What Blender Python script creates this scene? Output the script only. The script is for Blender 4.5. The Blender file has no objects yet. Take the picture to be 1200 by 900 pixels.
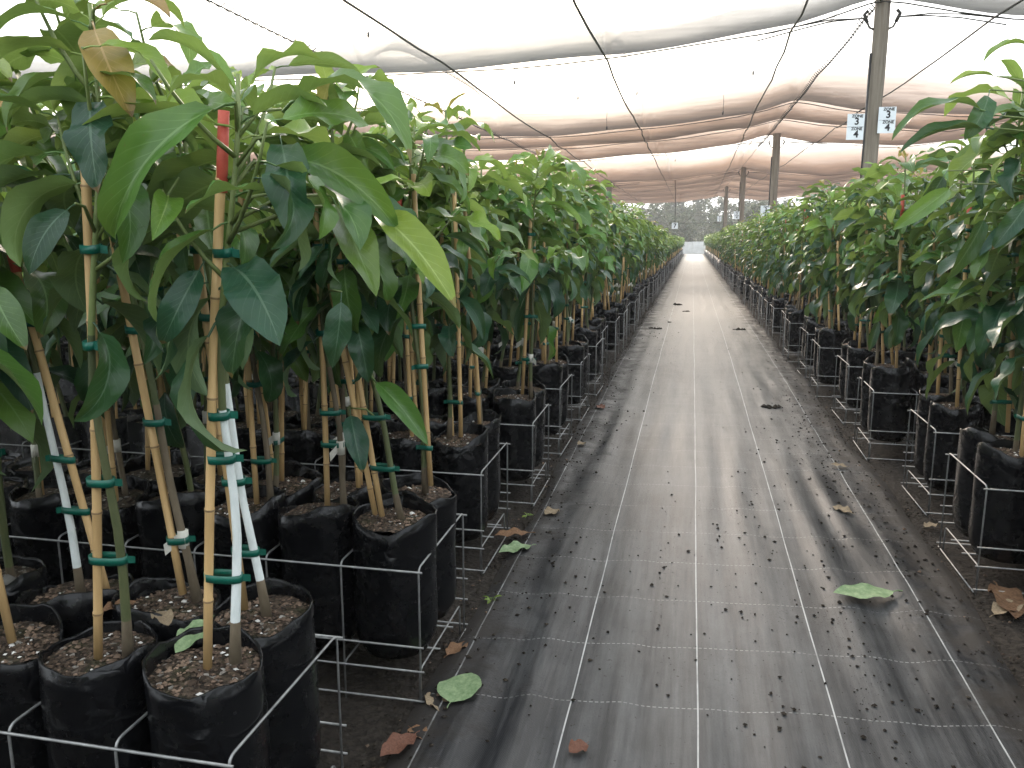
import bpy, math, random
import numpy as np
from mathutils import Vector, Matrix, noise

R = math.radians
sc = bpy.context.scene
col = sc.collection

# ------------------------------------------------------------------ camera
cam_d = bpy.data.cameras.new('camera')
cam = bpy.data.objects.new('camera', cam_d)
col.objects.link(cam)
cam.location = (0, 0, 1.35)
cam.rotation_euler = (R(90 - 10.80), 0, R(12.12))
cam_d.sensor_fit = 'HORIZONTAL'
cam_d.sensor_width = 36.0
cam_d.lens = 36.0 * 970 / 1200
cam_d.clip_start = 0.05
cam_d.clip_end = 1500
sc.camera = cam

# ------------------------------------------------------------------ sky, sun, exposure
SUN_EL, SUN_AZ = 22.0, -14.0          # low, hazy sun ahead of the path (azimuth from +Y, + = right)
w = bpy.data.worlds.new('World')
sc.world = w
w.use_nodes = True
nt = w.node_tree
nt.nodes.clear()
out = nt.nodes.new('ShaderNodeOutputWorld')
bg = nt.nodes.new('ShaderNodeBackground')
sky = nt.nodes.new('ShaderNodeTexSky')
sky.sky_type = 'NISHITA'
sky.sun_disc = False
sky.sun_elevation = R(SUN_EL)
sky.sun_rotation = R(SUN_AZ)
sky.dust_density = 6.0
sky.air_density = 1.0
mixc = nt.nodes.new('ShaderNodeMix')
mixc.data_type = 'RGBA'
mixc.inputs[0].default_value = 0.72    # thin even overcast over the blue
mixc.inputs[7].default_value = (13.9, 14.8, 15.6, 1)
nt.links.new(sky.outputs[0], mixc.inputs[6])
nt.links.new(mixc.outputs[2], bg.inputs[0])
bg.inputs[1].default_value = 0.12
nt.links.new(bg.outputs[0], out.inputs[0])

sd = bpy.data.lights.new('sun', 'SUN')
sd.energy = 1.2
sd.angle = R(14)
sd.color = (1.0, 0.84, 0.70)
sun = bpy.data.objects.new('sun', sd)
col.objects.link(sun)
sun.rotation_euler = (R(90 - SUN_EL), 0, R(180 - SUN_AZ))

sc.view_settings.view_transform = 'Standard'
sc.view_settings.look = 'None'
sc.view_settings.gamma = 1.0
sc.view_settings.use_curve_mapping = False
sc.view_settings.exposure = 1.15
sc.render.engine = 'CYCLES'
sc.cycles.use_denoising = True
sc.cycles.max_bounces = 6
sc.cycles.use_adaptive_sampling = True
sc.cycles.adaptive_threshold = 0.02
sc.cycles.transparent_max_bounces = 10
sc.cycles.diffuse_bounces = 3
sc.cycles.glossy_bounces = 2
sc.cycles.transmission_bounces = 3
sc.cycles.volume_bounces = 1

# ------------------------------------------------------------------ node helpers
def new_mat(name):
    m = bpy.data.materials.new(name)
    m.use_nodes = True
    n = m.node_tree
    n.nodes.clear()
    o = n.nodes.new('ShaderNodeOutputMaterial')
    return m, n, o

def nd(n, typ, **kw):
    x = n.nodes.new(typ)
    for k, v in kw.items():
        setattr(x, k, v)
    return x

def lk(n, a, b):
    n.links.new(a, b)

def math_n(n, op, a, b=None, c=None, clamp=False):
    x = n.nodes.new('ShaderNodeMath')
    x.operation = op
    x.use_clamp = clamp
    for i, v in enumerate((a, b, c)):
        if v is None:
            continue
        if isinstance(v, (int, float)):
            x.inputs[i].default_value = v
        else:
            n.links.new(v, x.inputs[i])
    return x.outputs[0]

def mix_n(n, f, a, b, blend='MIX'):
    x = n.nodes.new('ShaderNodeMix')
    x.data_type = 'RGBA'
    x.blend_type = blend
    for i, v in ((0, f), (6, a), (7, b)):
        if isinstance(v, (int, float)):
            x.inputs[i].default_value = v
        elif isinstance(v, tuple):
            x.inputs[i].default_value = (*v, 1) if len(v) == 3 else v
        else:
            n.links.new(v, x.inputs[i])
    return x.outputs[2]

def ramp_n(n, f, stops, interp='LINEAR'):
    x = n.nodes.new('ShaderNodeValToRGB')
    x.color_ramp.interpolation = interp
    el = x.color_ramp.elements
    while len(el) < len(stops):
        el.new(0.5)
    for e, (p, c) in zip(el, stops):
        e.position = p
        e.color = (*c, 1) if len(c) == 3 else c
    n.links.new(f, x.inputs[0])
    return x.outputs[0]

def noise_n(n, vec, scale, detail=3, rough=0.55, dist=0.0):
    x = n.nodes.new('ShaderNodeTexNoise')
    x.inputs['Scale'].default_value = scale
    x.inputs['Detail'].default_value = detail
    x.inputs['Roughness'].default_value = rough
    x.inputs['Distortion'].default_value = dist
    if vec is not None:
        n.links.new(vec, x.inputs['Vector'])
    return x.outputs[0]

def scale_n(n, vec, s):
    x = n.nodes.new('ShaderNodeVectorMath')
    x.operation = 'MULTIPLY'
    n.links.new(vec, x.inputs[0])
    x.inputs[1].default_value = s
    return x.outputs[0]

def bump_n(n, h, strength=0.3, dist=0.01):
    b = n.nodes.new('ShaderNodeBump')
    b.inputs['Strength'].default_value = strength
    b.inputs['Distance'].default_value = dist
    n.links.new(h, b.inputs['Height'])
    return b.outputs[0]

def pbsdf(n, color, rough=0.5, spec=0.5, metal=0.0, normal=None):
    p = n.nodes.new('ShaderNodeBsdfPrincipled')
    for k, v in (('Base Color', color), ('Roughness', rough), ('Specular IOR Level', spec), ('Metallic', metal)):
        if isinstance(v, tuple):
            p.inputs[k].default_value = (*v, 1)
        elif isinstance(v, (int, float)):
            p.inputs[k].default_value = v
        else:
            n.links.new(v, p.inputs[k])
    if normal is not None:
        n.links.new(normal, p.inputs['Normal'])
    return p

def obj_random(n):
    """0..1, different for every object and for every loose piece inside one object"""
    oi = n.nodes.new('ShaderNodeObjectInfo')
    g = n.nodes.new('ShaderNodeNewGeometry')
    s = math_n(n, 'ADD', oi.outputs['Random'], g.outputs['Random Per Island'])
    return math_n(n, 'FRACT', s)

M = {}

# ---- leaves
def leaf_mat(name, c_dark, c_light, back, trans, rough, spec=0.4):
    m, n, o = new_mat(name)
    uv = nd(n, 'ShaderNodeUVMap').outputs[0]
    sep = nd(n, 'ShaderNodeSeparateXYZ')
    lk(n, uv, sep.inputs[0])
    u, v = sep.outputs[0], sep.outputs[1]
    du = math_n(n, 'ABSOLUTE', math_n(n, 'SUBTRACT', u, 0.5))            # 0 at midrib, .5 at margin
    mid = math_n(n, 'LESS_THAN', du, math_n(n, 'MULTIPLY_ADD', v, -0.022, 0.034))
    # side veins arching towards the tip
    ph = math_n(n, 'MULTIPLY', math_n(n, 'SUBTRACT', v, math_n(n, 'MULTIPLY', math_n(n, 'POWER', du, 0.8), 0.42)), 11.0)
    fr = math_n(n, 'ABSOLUTE', math_n(n, 'SUBTRACT', math_n(n, 'FRACT', ph), 0.5))
    vein = math_n(n, 'MULTIPLY', math_n(n, 'LESS_THAN', fr, 0.055), math_n(n, 'SUBTRACT', 1.0, math_n(n, 'MULTIPLY', du, 1.9), clamp=True))
    veins = math_n(n, 'MAXIMUM', mid, math_n(n, 'MULTIPLY', vein, 0.55))
    rnd = obj_random(n)
    tc = nd(n, 'ShaderNodeTexCoord')
    nz = noise_n(n, tc.outputs['Object'], 9.0, 3)
    f = math_n(n, 'ADD', math_n(n, 'MULTIPLY', rnd, 0.75), math_n(n, 'MULTIPLY', math_n(n, 'SUBTRACT', nz, 0.5), 0.7), clamp=True)
    base = mix_n(n, f, c_dark, c_light)
    hs = nd(n, 'ShaderNodeHueSaturation')
    hs.inputs['Saturation'].default_value = 1.05
    lk(n, math_n(n, 'MULTIPLY_ADD', math_n(n, 'FRACT', math_n(n, 'MULTIPLY', rnd, 7.3)), 0.035, 0.482), hs.inputs['Hue'])
    lk(n, math_n(n, 'MULTIPLY_ADD', math_n(n, 'FRACT', math_n(n, 'MULTIPLY', rnd, 13.7)), 0.5, 0.78), hs.inputs['Value'])
    lk(n, base, hs.inputs['Color'])
    base = hs.outputs[0]
    # a few specks and blemishes
    sp = math_n(n, 'GREATER_THAN', noise_n(n, scale_n(n, tc.outputs['Object'], (1, 1, 1)), 38.0, 2), 0.72)
    base = mix_n(n, math_n(n, 'MULTIPLY', sp, 0.35), base, (0.10, 0.075, 0.03))
    top = mix_n(n, math_n(n, 'MULTIPLY', veins, 0.42), base, tuple(min(1, c * 1.5 + 0.10) for c in c_light))
    # browned tips on some leaves
    tipm = math_n(n, 'MULTIPLY', math_n(n, 'GREATER_THAN', math_n(n, 'ADD', v, math_n(n, 'MULTIPLY', nz, 0.12)), 1.0), math_n(n, 'GREATER_THAN', math_n(n, 'FRACT', math_n(n, 'MULTIPLY', rnd, 29.3)), 0.62))
    top = mix_n(n, math_n(n, 'MULTIPLY', tipm, 0.85), top, (0.13, 0.075, 0.03))
    geo = nd(n, 'ShaderNodeNewGeometry')
    under = mix_n(n, math_n(n, 'MULTIPLY', veins, 0.5), mix_n(n, 0.45, base, back), tuple(min(1, c * 1.25) for c in back))
    colr = mix_n(n, geo.outputs['Backfacing'], top, under)
    rg = math_n(n, 'MULTIPLY_ADD', geo.outputs['Backfacing'], 0.3, rough)
    hgt = math_n(n, 'ADD', math_n(n, 'MULTIPLY', veins, -0.5), math_n(n, 'MULTIPLY', nz, 1.2))
    p = pbsdf(n, colr, rg, spec, 0, bump_n(n, hgt, 0.35, 0.004))
    tr = nd(n, 'ShaderNodeBsdfTranslucent')
    tcol = mix_n(n, 0.45, colr, (0.34, 0.50, 0.08))
    lk(n, tcol, tr.inputs['Color'])
    ms = nd(n, 'ShaderNodeMixShader')
    ms.inputs[0].default_value = trans
    lk(n, p.outputs[0], ms.inputs[1])
    lk(n, tr.outputs[0], ms.inputs[2])
    lk(n, ms.outputs[0], o.inputs[0])
    return m

M['leaf0'] = leaf_mat('leaf_mature', (0.013, 0.044, 0.026), (0.032, 0.084, 0.032), (0.17, 0.24, 0.11), 0.14, 0.30, 0.27)
M['leaf1'] = leaf_mat('leaf_green', (0.038, 0.098, 0.022), (0.092, 0.180, 0.036), (0.22, 0.29, 0.12), 0.22, 0.32)
M['leaf2'] = leaf_mat('leaf_young', (0.100, 0.185, 0.030), (0.230, 0.310, 0.062), (0.28, 0.34, 0.14), 0.28, 0.36)
M['leaf3'] = leaf_mat('leaf_bronze', (0.20, 0.13, 0.045), (0.34, 0.20, 0.07), (0.36, 0.24, 0.13), 0.30, 0.40)
LEAFM = [M['leaf0'], M['leaf1'], M['leaf2'], M['leaf3']]

def simple(name, c1, c2, scale=20, rough=0.6, spec=0.4, metal=0.0, bump=0.2, bd=0.004, stretch=(1, 1, 1), rnd=0.0):
    m, n, o = new_mat(name)
    tc = nd(n, 'ShaderNodeTexCoord')
    v = scale_n(n, tc.outputs['Object'], stretch)
    nz = noise_n(n, v, scale, 4, 0.62)
    f = ramp_n(n, nz, [(0.3, (0, 0, 0)), (0.7, (1, 1, 1))])
    c = mix_n(n, f, c1, c2)
    if rnd:
        r = obj_random(n)
        hs = nd(n, 'ShaderNodeHueSaturation')
        lk(n, math_n(n, 'MULTIPLY_ADD', r, rnd, 1 - rnd * 0.5), hs.inputs['Value'])
        lk(n, c, hs.inputs['Color'])
        c = hs.outputs[0]
    p = pbsdf(n, c, rough, spec, metal, bump_n(n, nz, bump, bd) if bump else None)
    lk(n, p.outputs[0], o.inputs[0])
    M[name] = m
    return m

simple('bamboo', (0.44, 0.28, 0.12), (0.62, 0.42, 0.20), 30, 0.5, 0.4, 0, 0.2, 0.002, (1, 1, 0.08), 0.35)
simple('bamboo_node', (0.16, 0.10, 0.05), (0.36, 0.24, 0.12), 60, 0.7)
simple('stem_green', (0.055, 0.075, 0.028), (0.12, 0.13, 0.055), 26, 0.6, 0.4, 0, 0.4, 0.004, (1, 1, 0.3), 0.3)
simple('stem_bark', (0.10, 0.078, 0.05), (0.20, 0.16, 0.11), 30, 0.8, 0.3, 0, 0.5, 0.004, (1, 1, 0.3), 0.3)
simple('stem_white', (0.55, 0.60, 0.58), (0.78, 0.82, 0.80), 40, 0.7, 0.3, 0, 0.4, 0.003, (1, 1, 0.3))
simple('twig', (0.09, 0.13, 0.035), (0.17, 0.21, 0.07), 30, 0.5)
simple('green_tape', (0.0, 0.075, 0.05), (0.005, 0.12, 0.08), 40, 0.4, 0.5)
simple('white_tape', (0.50, 0.48, 0.42), (0.72, 0.70, 0.63), 40, 0.6)
simple('red_paint', (0.52, 0.075, 0.05), (0.64, 0.13, 0.09), 40, 0.5, 0.4, 0, 0.1, 0.002, (1, 1, 1), 0.25)
simple('white_paint', (0.68, 0.66, 0.63), (0.82, 0.80, 0.77), 40, 0.5)
simple('wire', (0.20, 0.20, 0.20), (0.42, 0.42, 0.41), 30, 0.5, 0.5, 0.6, 0.25, 0.001)
simple('post_wood', (0.12, 0.10, 0.08), (0.27, 0.235, 0.19), 8, 0.85, 0.25, 0, 0.7, 0.012, (3, 3, 0.15))
simple('cable_dark', (0.025, 0.024, 0.022), (0.06, 0.055, 0.05), 20, 0.6)
simple('cable_pipe', (0.018, 0.018, 0.018), (0.04, 0.04, 0.04), 20, 0.5)
simple('sign_white', (0.62, 0.66, 0.70), (0.72, 0.76, 0.79), 8, 0.5, 0.4, 0, 0.05)
simple('sign_black', (0.008, 0.008, 0.010), (0.014, 0.014, 0.016), 8, 0.5)
simple('dead_leaf', (0.12, 0.065, 0.035), (0.26, 0.15, 0.085), 30, 0.8, 0.2, 0, 0.5, 0.004, (1, 1, 1), 0.6)
simple('dead_leaf_red', (0.10, 0.042, 0.028), (0.19, 0.085, 0.052), 30, 0.7, 0.3, 0, 0.5, 0.004)
simple('dead_leaf_tan', (0.17, 0.125, 0.08), (0.32, 0.25, 0.165), 30, 0.8, 0.2, 0, 0.5, 0.004)
simple('fallen_green', (0.11, 0.19, 0.08), (0.27, 0.35, 0.19), 14, 0.6, 0.4, 0, 0.4, 0.003)
simple('crumb', (0.012, 0.010, 0.008), (0.045, 0.036, 0.027), 30, 0.9, 0.2, 0, 0.5, 0.004, (1, 1, 1), 0.8)
simple('chip', (0.045, 0.03, 0.022), (0.20, 0.14, 0.10), 5, 0.85, 0.2, 0, 0.3, 0.003, (1, 1, 1), 1.2)
simple('perlite', (0.55, 0.53, 0.50), (0.72, 0.70, 0.66), 30, 0.9)
simple('stone', (0.10, 0.095, 0.085), (0.22, 0.21, 0.19), 20, 0.85)
simple('wall_pale', (0.42, 0.42, 0.40), (0.55, 0.55, 0.53), 3, 0.8, 0.3, 0, 0.2, 0.02)
simple('gum_bark', (0.12, 0.105, 0.09), (0.24, 0.21, 0.18), 2, 0.85, 0.2, 0, 0.3, 0.02, (1, 1, 0.2))

# gum leaves
m, n, o = new_mat('gum_leaf')
r_ = obj_random(n)
g_ = nd(n, 'ShaderNodeNewGeometry')
c_ = ramp_n(n, g_.outputs['Random Per Island'], [(0.0, (0.028, 0.042, 0.022)), (0.6, (0.055, 0.075, 0.036)), (1.0, (0.11, 0.115, 0.06))])
p_ = pbsdf(n, c_, 0.6, 0.3)
t_ = nd(n, 'ShaderNodeBsdfTranslucent')
lk(n, c_, t_.inputs[0])
x_ = nd(n, 'ShaderNodeMixShader')
x_.inputs[0].default_value = 0.25
lk(n, p_.outputs[0], x_.inputs[1]); lk(n, t_.outputs[0], x_.inputs[2]); lk(n, x_.outputs[0], o.inputs[0])
M['gum_leaf'] = m

# black polythene
m, n, o = new_mat('polythene')
tc = nd(n, 'ShaderNodeTexCoord')
r_ = obj_random(n)
off = nd(n, 'ShaderNodeVectorMath', operation='ADD')
lk(n, tc.outputs['Object'], off.inputs[0])
cmb = nd(n, 'ShaderNodeCombineXYZ')
lk(n, math_n(n, 'MULTIPLY', r_, 17.0), cmb.inputs[0]); lk(n, math_n(n, 'MULTIPLY', r_, 9.0), cmb.inputs[1])
lk(n, cmb.outputs[0], off.inputs[1])
v1 = noise_n(n, scale_n(n, off.outputs[0], (1, 1, 1.5)), 7.0, 2, 0.4, 0.5)
v2 = noise_n(n, off.outputs[0], 45.0, 3, 0.6)
dust = ramp_n(n, noise_n(n, off.outputs[0], 14.0, 5, 0.7), [(0.5, (0, 0, 0)), (0.78, (1, 1, 1))])
cc = mix_n(n, math_n(n, 'MULTIPLY', dust, 0.5), (0.004, 0.0042, 0.005), (0.014, 0.013, 0.012))
vr = nd(n, 'ShaderNodeTexVoronoi'); vr.feature = 'DISTANCE_TO_EDGE'; vr.inputs['Scale'].default_value = 16
lk(n, mix_n(n, 0.06, off.outputs[0], noise_n(n, off.outputs[0], 12.0, 2)), vr.inputs['Vector'])
crm = ramp_n(n, noise_n(n, scale_n(n, off.outputs[0], (1, 1, 1.6)), 5.5, 2), [(0.50, (0, 0, 0)), (0.64, (1, 1, 1))])
hh = math_n(n, 'ADD', v1, math_n(n, 'MULTIPLY', v2, 0.06))
hh = math_n(n, 'ADD', hh, math_n(n, 'MULTIPLY', math_n(n, 'MULTIPLY', vr.outputs['Distance'], crm), 1.5))
p_ = pbsdf(n, cc, math_n(n, 'MULTIPLY_ADD', dust, 0.20, 0.24), 0.30, 0, bump_n(n, hh, 0.45, 0.02))
lk(n, p_.outputs[0], o.inputs[0])
M['bag'] = m

# potting soil
m, n, o = new_mat('potting_soil')
tc = nd(n, 'ShaderNodeTexCoord')
vo = nd(n, 'ShaderNodeTexVoronoi'); vo.inputs['Scale'].default_value = 110
lk(n, tc.outputs['Object'], vo.inputs['Vector'])
sx = nd(n, 'ShaderNodeSeparateColor'); lk(n, vo.outputs['Color'], sx.inputs[0])
c_ = ramp_n(n, sx.outputs[0], [(0.0, (0.016, 0.012, 0.009)), (0.5, (0.05, 0.036, 0.026)), (0.9, (0.10, 0.072, 0.052)), (0.98, (0.30, 0.28, 0.25))])
c2 = mix_n(n, math_n(n, 'MULTIPLY', ramp_n(n, noise_n(n, tc.outputs['Object'], 14, 3), [(0.5, (0, 0, 0)), (0.75, (1, 1, 1))]), 0.4), c_, (0.05, 0.06, 0.02))
p_ = pbsdf(n, c2, 0.9, 0.2, 0, bump_n(n, vo.outputs['Distance'], 0.9, 0.01))
lk(n, p_.outputs[0], o.inputs[0])
M['soil'] = m

# ground soil
m, n, o = new_mat('ground_soil')
tc = nd(n, 'ShaderNodeTexCoord')
P = tc.outputs['Object']
a_ = noise_n(n, P, 3.0, 6, 0.65)
b_ = noise_n(n, P, 38.0, 5, 0.7)
vo = nd(n, 'ShaderNodeTexVoronoi'); vo.inputs['Scale'].default_value = 60
lk(n, P, vo.inputs['Vector'])
c_ = mix_n(n, ramp_n(n, b_, [(0.35, (0, 0, 0)), (0.7, (1, 1, 1))]), (0.020, 0.0165, 0.0135), (0.064, 0.052, 0.042))
c_ = mix_n(n, math_n(n, 'MULTIPLY', a_, 0.5), c_, (0.030, 0.026, 0.022))
sx = nd(n, 'ShaderNodeSeparateXYZ'); lk(n, P, sx.inputs[0])
far = math_n(n, 'MULTIPLY', math_n(n, 'SUBTRACT', sx.outputs[1], 76.0), 0.3, clamp=True)
c_ = mix_n(n, far, c_, mix_n(n, a_, (0.045, 0.055, 0.026), (0.10, 0.105, 0.05)))
hh = math_n(n, 'ADD', b_, math_n(n, 'MULTIPLY', vo.outputs['Distance'], 0.6))
p_ = pbsdf(n, c_, 0.92, 0.2, 0, bump_n(n, hh, 0.9, 0.02))
lk(n, p_.outputs[0], o.inputs[0])
M['ground'] = m

# woven weed mat: black tape weave, white marker threads, dried dust, painted sheen
MAT_LINES = (-0.645, -0.288, 0.066, 0.436, 0.842)
m, n, o = new_mat('weed_mat')
tc = nd(n, 'ShaderNodeTexCoord')
P = tc.outputs['Object']
sx = nd(n, 'ShaderNodeSeparateXYZ'); lk(n, P, sx.inputs[0])
X, Y = sx.outputs[0], sx.outputs[1]
wob = math_n(n, 'MULTIPLY', math_n(n, 'SUBTRACT', noise_n(n, scale_n(n, P, (0.6, 0.5, 0)), 1.0, 2), 0.5), 0.020)
Xw = math_n(n, 'ADD', X, wob)
line = None
for lx in MAT_LINES:
    l_ = math_n(n, 'LESS_THAN', math_n(n, 'ABSOLUTE', math_n(n, 'SUBTRACT', Xw, lx)), 0.0021)
    line = l_ if line is None else math_n(n, 'MAXIMUM', line, l_)
wob2 = math_n(n, 'MULTIPLY', math_n(n, 'SUBTRACT', noise_n(n, scale_n(n, P, (3.2, 0.7, 0)), 1.0, 2), 0.5), 0.05)
Yw = math_n(n, 'ADD', math_n(n, 'MULTIPLY_ADD', X, -0.10, Y), wob2)
yy = math_n(n, 'DIVIDE', math_n(n, 'SUBTRACT', Yw, 0.265), 0.345)
cf = math_n(n, 'MULTIPLY', math_n(n, 'ABSOLUTE', math_n(n, 'SUBTRACT', math_n(n, 'FRACT', yy), 0.5)), 0.345)
dash = math_n(n, 'GREATER_THAN', math_n(n, 'FRACT', math_n(n, 'MULTIPLY', X, 62.0)), 0.38)
cross = math_n(n, 'MULTIPLY', math_n(n, 'LESS_THAN', cf, 0.0021), dash)
wear = ramp_n(n, noise_n(n, P, 5.0, 4, 0.7), [(0.30, (0.25, 0.25, 0.25)), (0.55, (1, 1, 1))])
thread = math_n(n, 'MULTIPLY', math_n(n, 'MAXIMUM', math_n(n, 'MULTIPLY', line, 0.9), math_n(n, 'MULTIPLY', cross, 0.42)), wear)
# weave
wx = math_n(n, 'SINE', math_n(n, 'MULTIPLY', X, 1250.0)); wy = math_n(n, 'SINE', math_n(n, 'MULTIPLY', Y, 1250.0))
weave = math_n(n, 'MULTIPLY', wx, wy)
# dust: patches + long streaks along the path, partly painted fold sheen
st = noise_n(n, scale_n(n, P, (15.0, 0.6, 0)), 1.0, 5, 0.62, 0.3)
st2 = noise_n(n, scale_n(n, P, (60.0, 3.5, 0)), 1.0, 3, 0.6)
cl = noise_n(n, P, 1.1, 5, 0.6)
fine = noise_n(n, P, 160.0, 3, 0.7)
md = noise_n(n, scale_n(n, P, (1.0, 0.7, 0)), 7.0, 5, 0.68)
d_ = math_n(n, 'ADD', math_n(n, 'ADD', math_n(n, 'MULTIPLY', st, 0.48), math_n(n, 'MULTIPLY', md, 0.20)), math_n(n, 'ADD', math_n(n, 'MULTIPLY', st2, 0.26), math_n(n, 'MULTIPLY', cl, 0.40)))
cx = math_n(n, 'SUBTRACT', 1.0, math_n(n, 'MULTIPLY', math_n(n, 'ABSOLUTE', math_n(n, 'SUBTRACT', X, 0.12)), 1.15), clamp=True)   # the trodden middle holds more dust
far_sheen = math_n(n, 'MULTIPLY', math_n(n, 'SUBTRACT', Y, 2.5), 0.085, clamp=True)  # grazing sheen painted in: paler and creamier with distance
d_ = math_n(n, 'ADD', d_, math_n(n, 'ADD', math_n(n, 'MULTIPLY', cx, 0.16), math_n(n, 'MULTIPLY', far_sheen, 0.30)))
dm = ramp_n(n, d_, [(0.68, (0, 0, 0)), (0.98, (1, 1, 1))])
dm = math_n(n, 'MULTIPLY', dm, math_n(n, 'MULTIPLY_ADD', fine, 0.9, 0.5), clamp=True)
c_ = mix_n(n, math_n(n, 'MULTIPLY_ADD', weave, 0.5, 0.5), (0.008, 0.0085, 0.010), (0.018, 0.019, 0.022))
c_ = mix_n(n, dm, c_, mix_n(n, far_sheen, (0.125, 0.124, 0.124), (0.200, 0.178, 0.150)))
# dark soil worked in along both edges
ed = math_n(n, 'ADD', math_n(n, 'ABSOLUTE', math_n(n, 'SUBTRACT', X, 0.16)), math_n(n, 'MULTIPLY', math_n(n, 'SUBTRACT', noise_n(n, P, 4.5, 6, 0.72), 0.5), 0.85))
soilm = ramp_n(n, ed, [(0.66, (0, 0, 0)), (0.84, (1, 1, 1))])
speck = math_n(n, 'GREATER_THAN', math_n(n, 'ADD', noise_n(n, P, 75.0, 3, 0.6), math_n(n, 'MULTIPLY', noise_n(n, P, 2.0, 3), 0.28)), 0.845)
soilm = math_n(n, 'MAXIMUM', math_n(n, 'MULTIPLY', soilm, 0.85), math_n(n, 'MULTIPLY', speck, 0.9))
c_ = mix_n(n, soilm, c_, (0.026, 0.021, 0.017))
c_ = mix_n(n, math_n(n, 'MULTIPLY', thread, math_n(n, 'SUBTRACT', 1.0, math_n(n, 'MULTIPLY', soilm, 0.8))), c_, (0.50, 0.50, 0.49))
hh = math_n(n, 'ADD', math_n(n, 'MULTIPLY', weave, 0.12), math_n(n, 'ADD', math_n(n, 'MULTIPLY', soilm, 0.6), math_n(n, 'MULTIPLY', st, 0.8)))
rg = math_n(n, 'MULTIPLY_ADD', dm, 0.08, math_n(n, 'MULTIPLY_ADD', soilm, 0.35, 0.37))
p_ = pbsdf(n, c_, rg, 0.34, 0, bump_n(n, hh, 0.35, 0.006))
lk(n, p_.outputs[0], o.inputs[0])
M['mat'] = m

# shade cloth: knitted, open in the middle of a bay, gathered double towards the support wires (uv.y = gather)
m, n, o = new_mat('shade_cloth')
uv = nd(n, 'ShaderNodeUVMap').outputs[0]
sx = nd(n, 'ShaderNodeSeparateXYZ'); lk(n, uv, sx.inputs[0])
tc = nd(n, 'ShaderNodeTexCoord')
P = tc.outputs['Object']
streak = noise_n(n, scale_n(n, P, (0.8, 26.0, 26.0)), 1.0, 4, 0.6)
big = noise_n(n, scale_n(n, P, (0.35, 0.8, 0.8)), 1.0, 3)
dn = math_n(n, 'ADD', sx.outputs[1], math_n(n, 'ADD', math_n(n, 'MULTIPLY', math_n(n, 'SUBTRACT', streak, 0.5), 0.34), math_n(n, 'MULTIPLY', math_n(n, 'SUBTRACT', big, 0.5), 0.25)))
den = ramp_n(n, dn, [(0.22, (0.20, 0.20, 0.20)), (0.60, (0.82, 0.82, 0.82)), (0.95, (0.98, 0.98, 0.98))])
tr = nd(n, 'ShaderNodeBsdfTranslucent')
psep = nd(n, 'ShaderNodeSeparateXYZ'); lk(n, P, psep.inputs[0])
sand = math_n(n, 'MULTIPLY', math_n(n, 'SUBTRACT', psep.outputs[1], 8.25), 0.12, clamp=True)     # warm low-sun glow painted into the cloth colour beyond the first wire
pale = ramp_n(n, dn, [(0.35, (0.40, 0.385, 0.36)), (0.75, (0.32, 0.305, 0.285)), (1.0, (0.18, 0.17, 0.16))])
glow_tint = ramp_n(n, dn, [(0.35, (0.54, 0.365, 0.255)), (0.75, (0.42, 0.272, 0.19)), (1.0, (0.16, 0.108, 0.085))])
lk(n, mix_n(n, sand, pale, glow_tint), tr.inputs[0])
df = nd(n, 'ShaderNodeBsdfDiffuse'); df.inputs[0].default_value = (0.34, 0.31, 0.28, 1)
tp = nd(n, 'ShaderNodeBsdfTransparent')
a1 = nd(n, 'ShaderNodeMixShader'); a1.inputs[0].default_value = 0.5
lk(n, df.outputs[0], a1.inputs[1]); lk(n, tr.outputs[0], a1.inputs[2])
a2 = nd(n, 'ShaderNodeMixShader')
lk(n, den, a2.inputs[0]); lk(n, tp.outputs[0], a2.inputs[1]); lk(n, a1.outputs[0], a2.inputs[2])
lk(n, a2.outputs[0], o.inputs[0])
M['cloth'] = m

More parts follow.
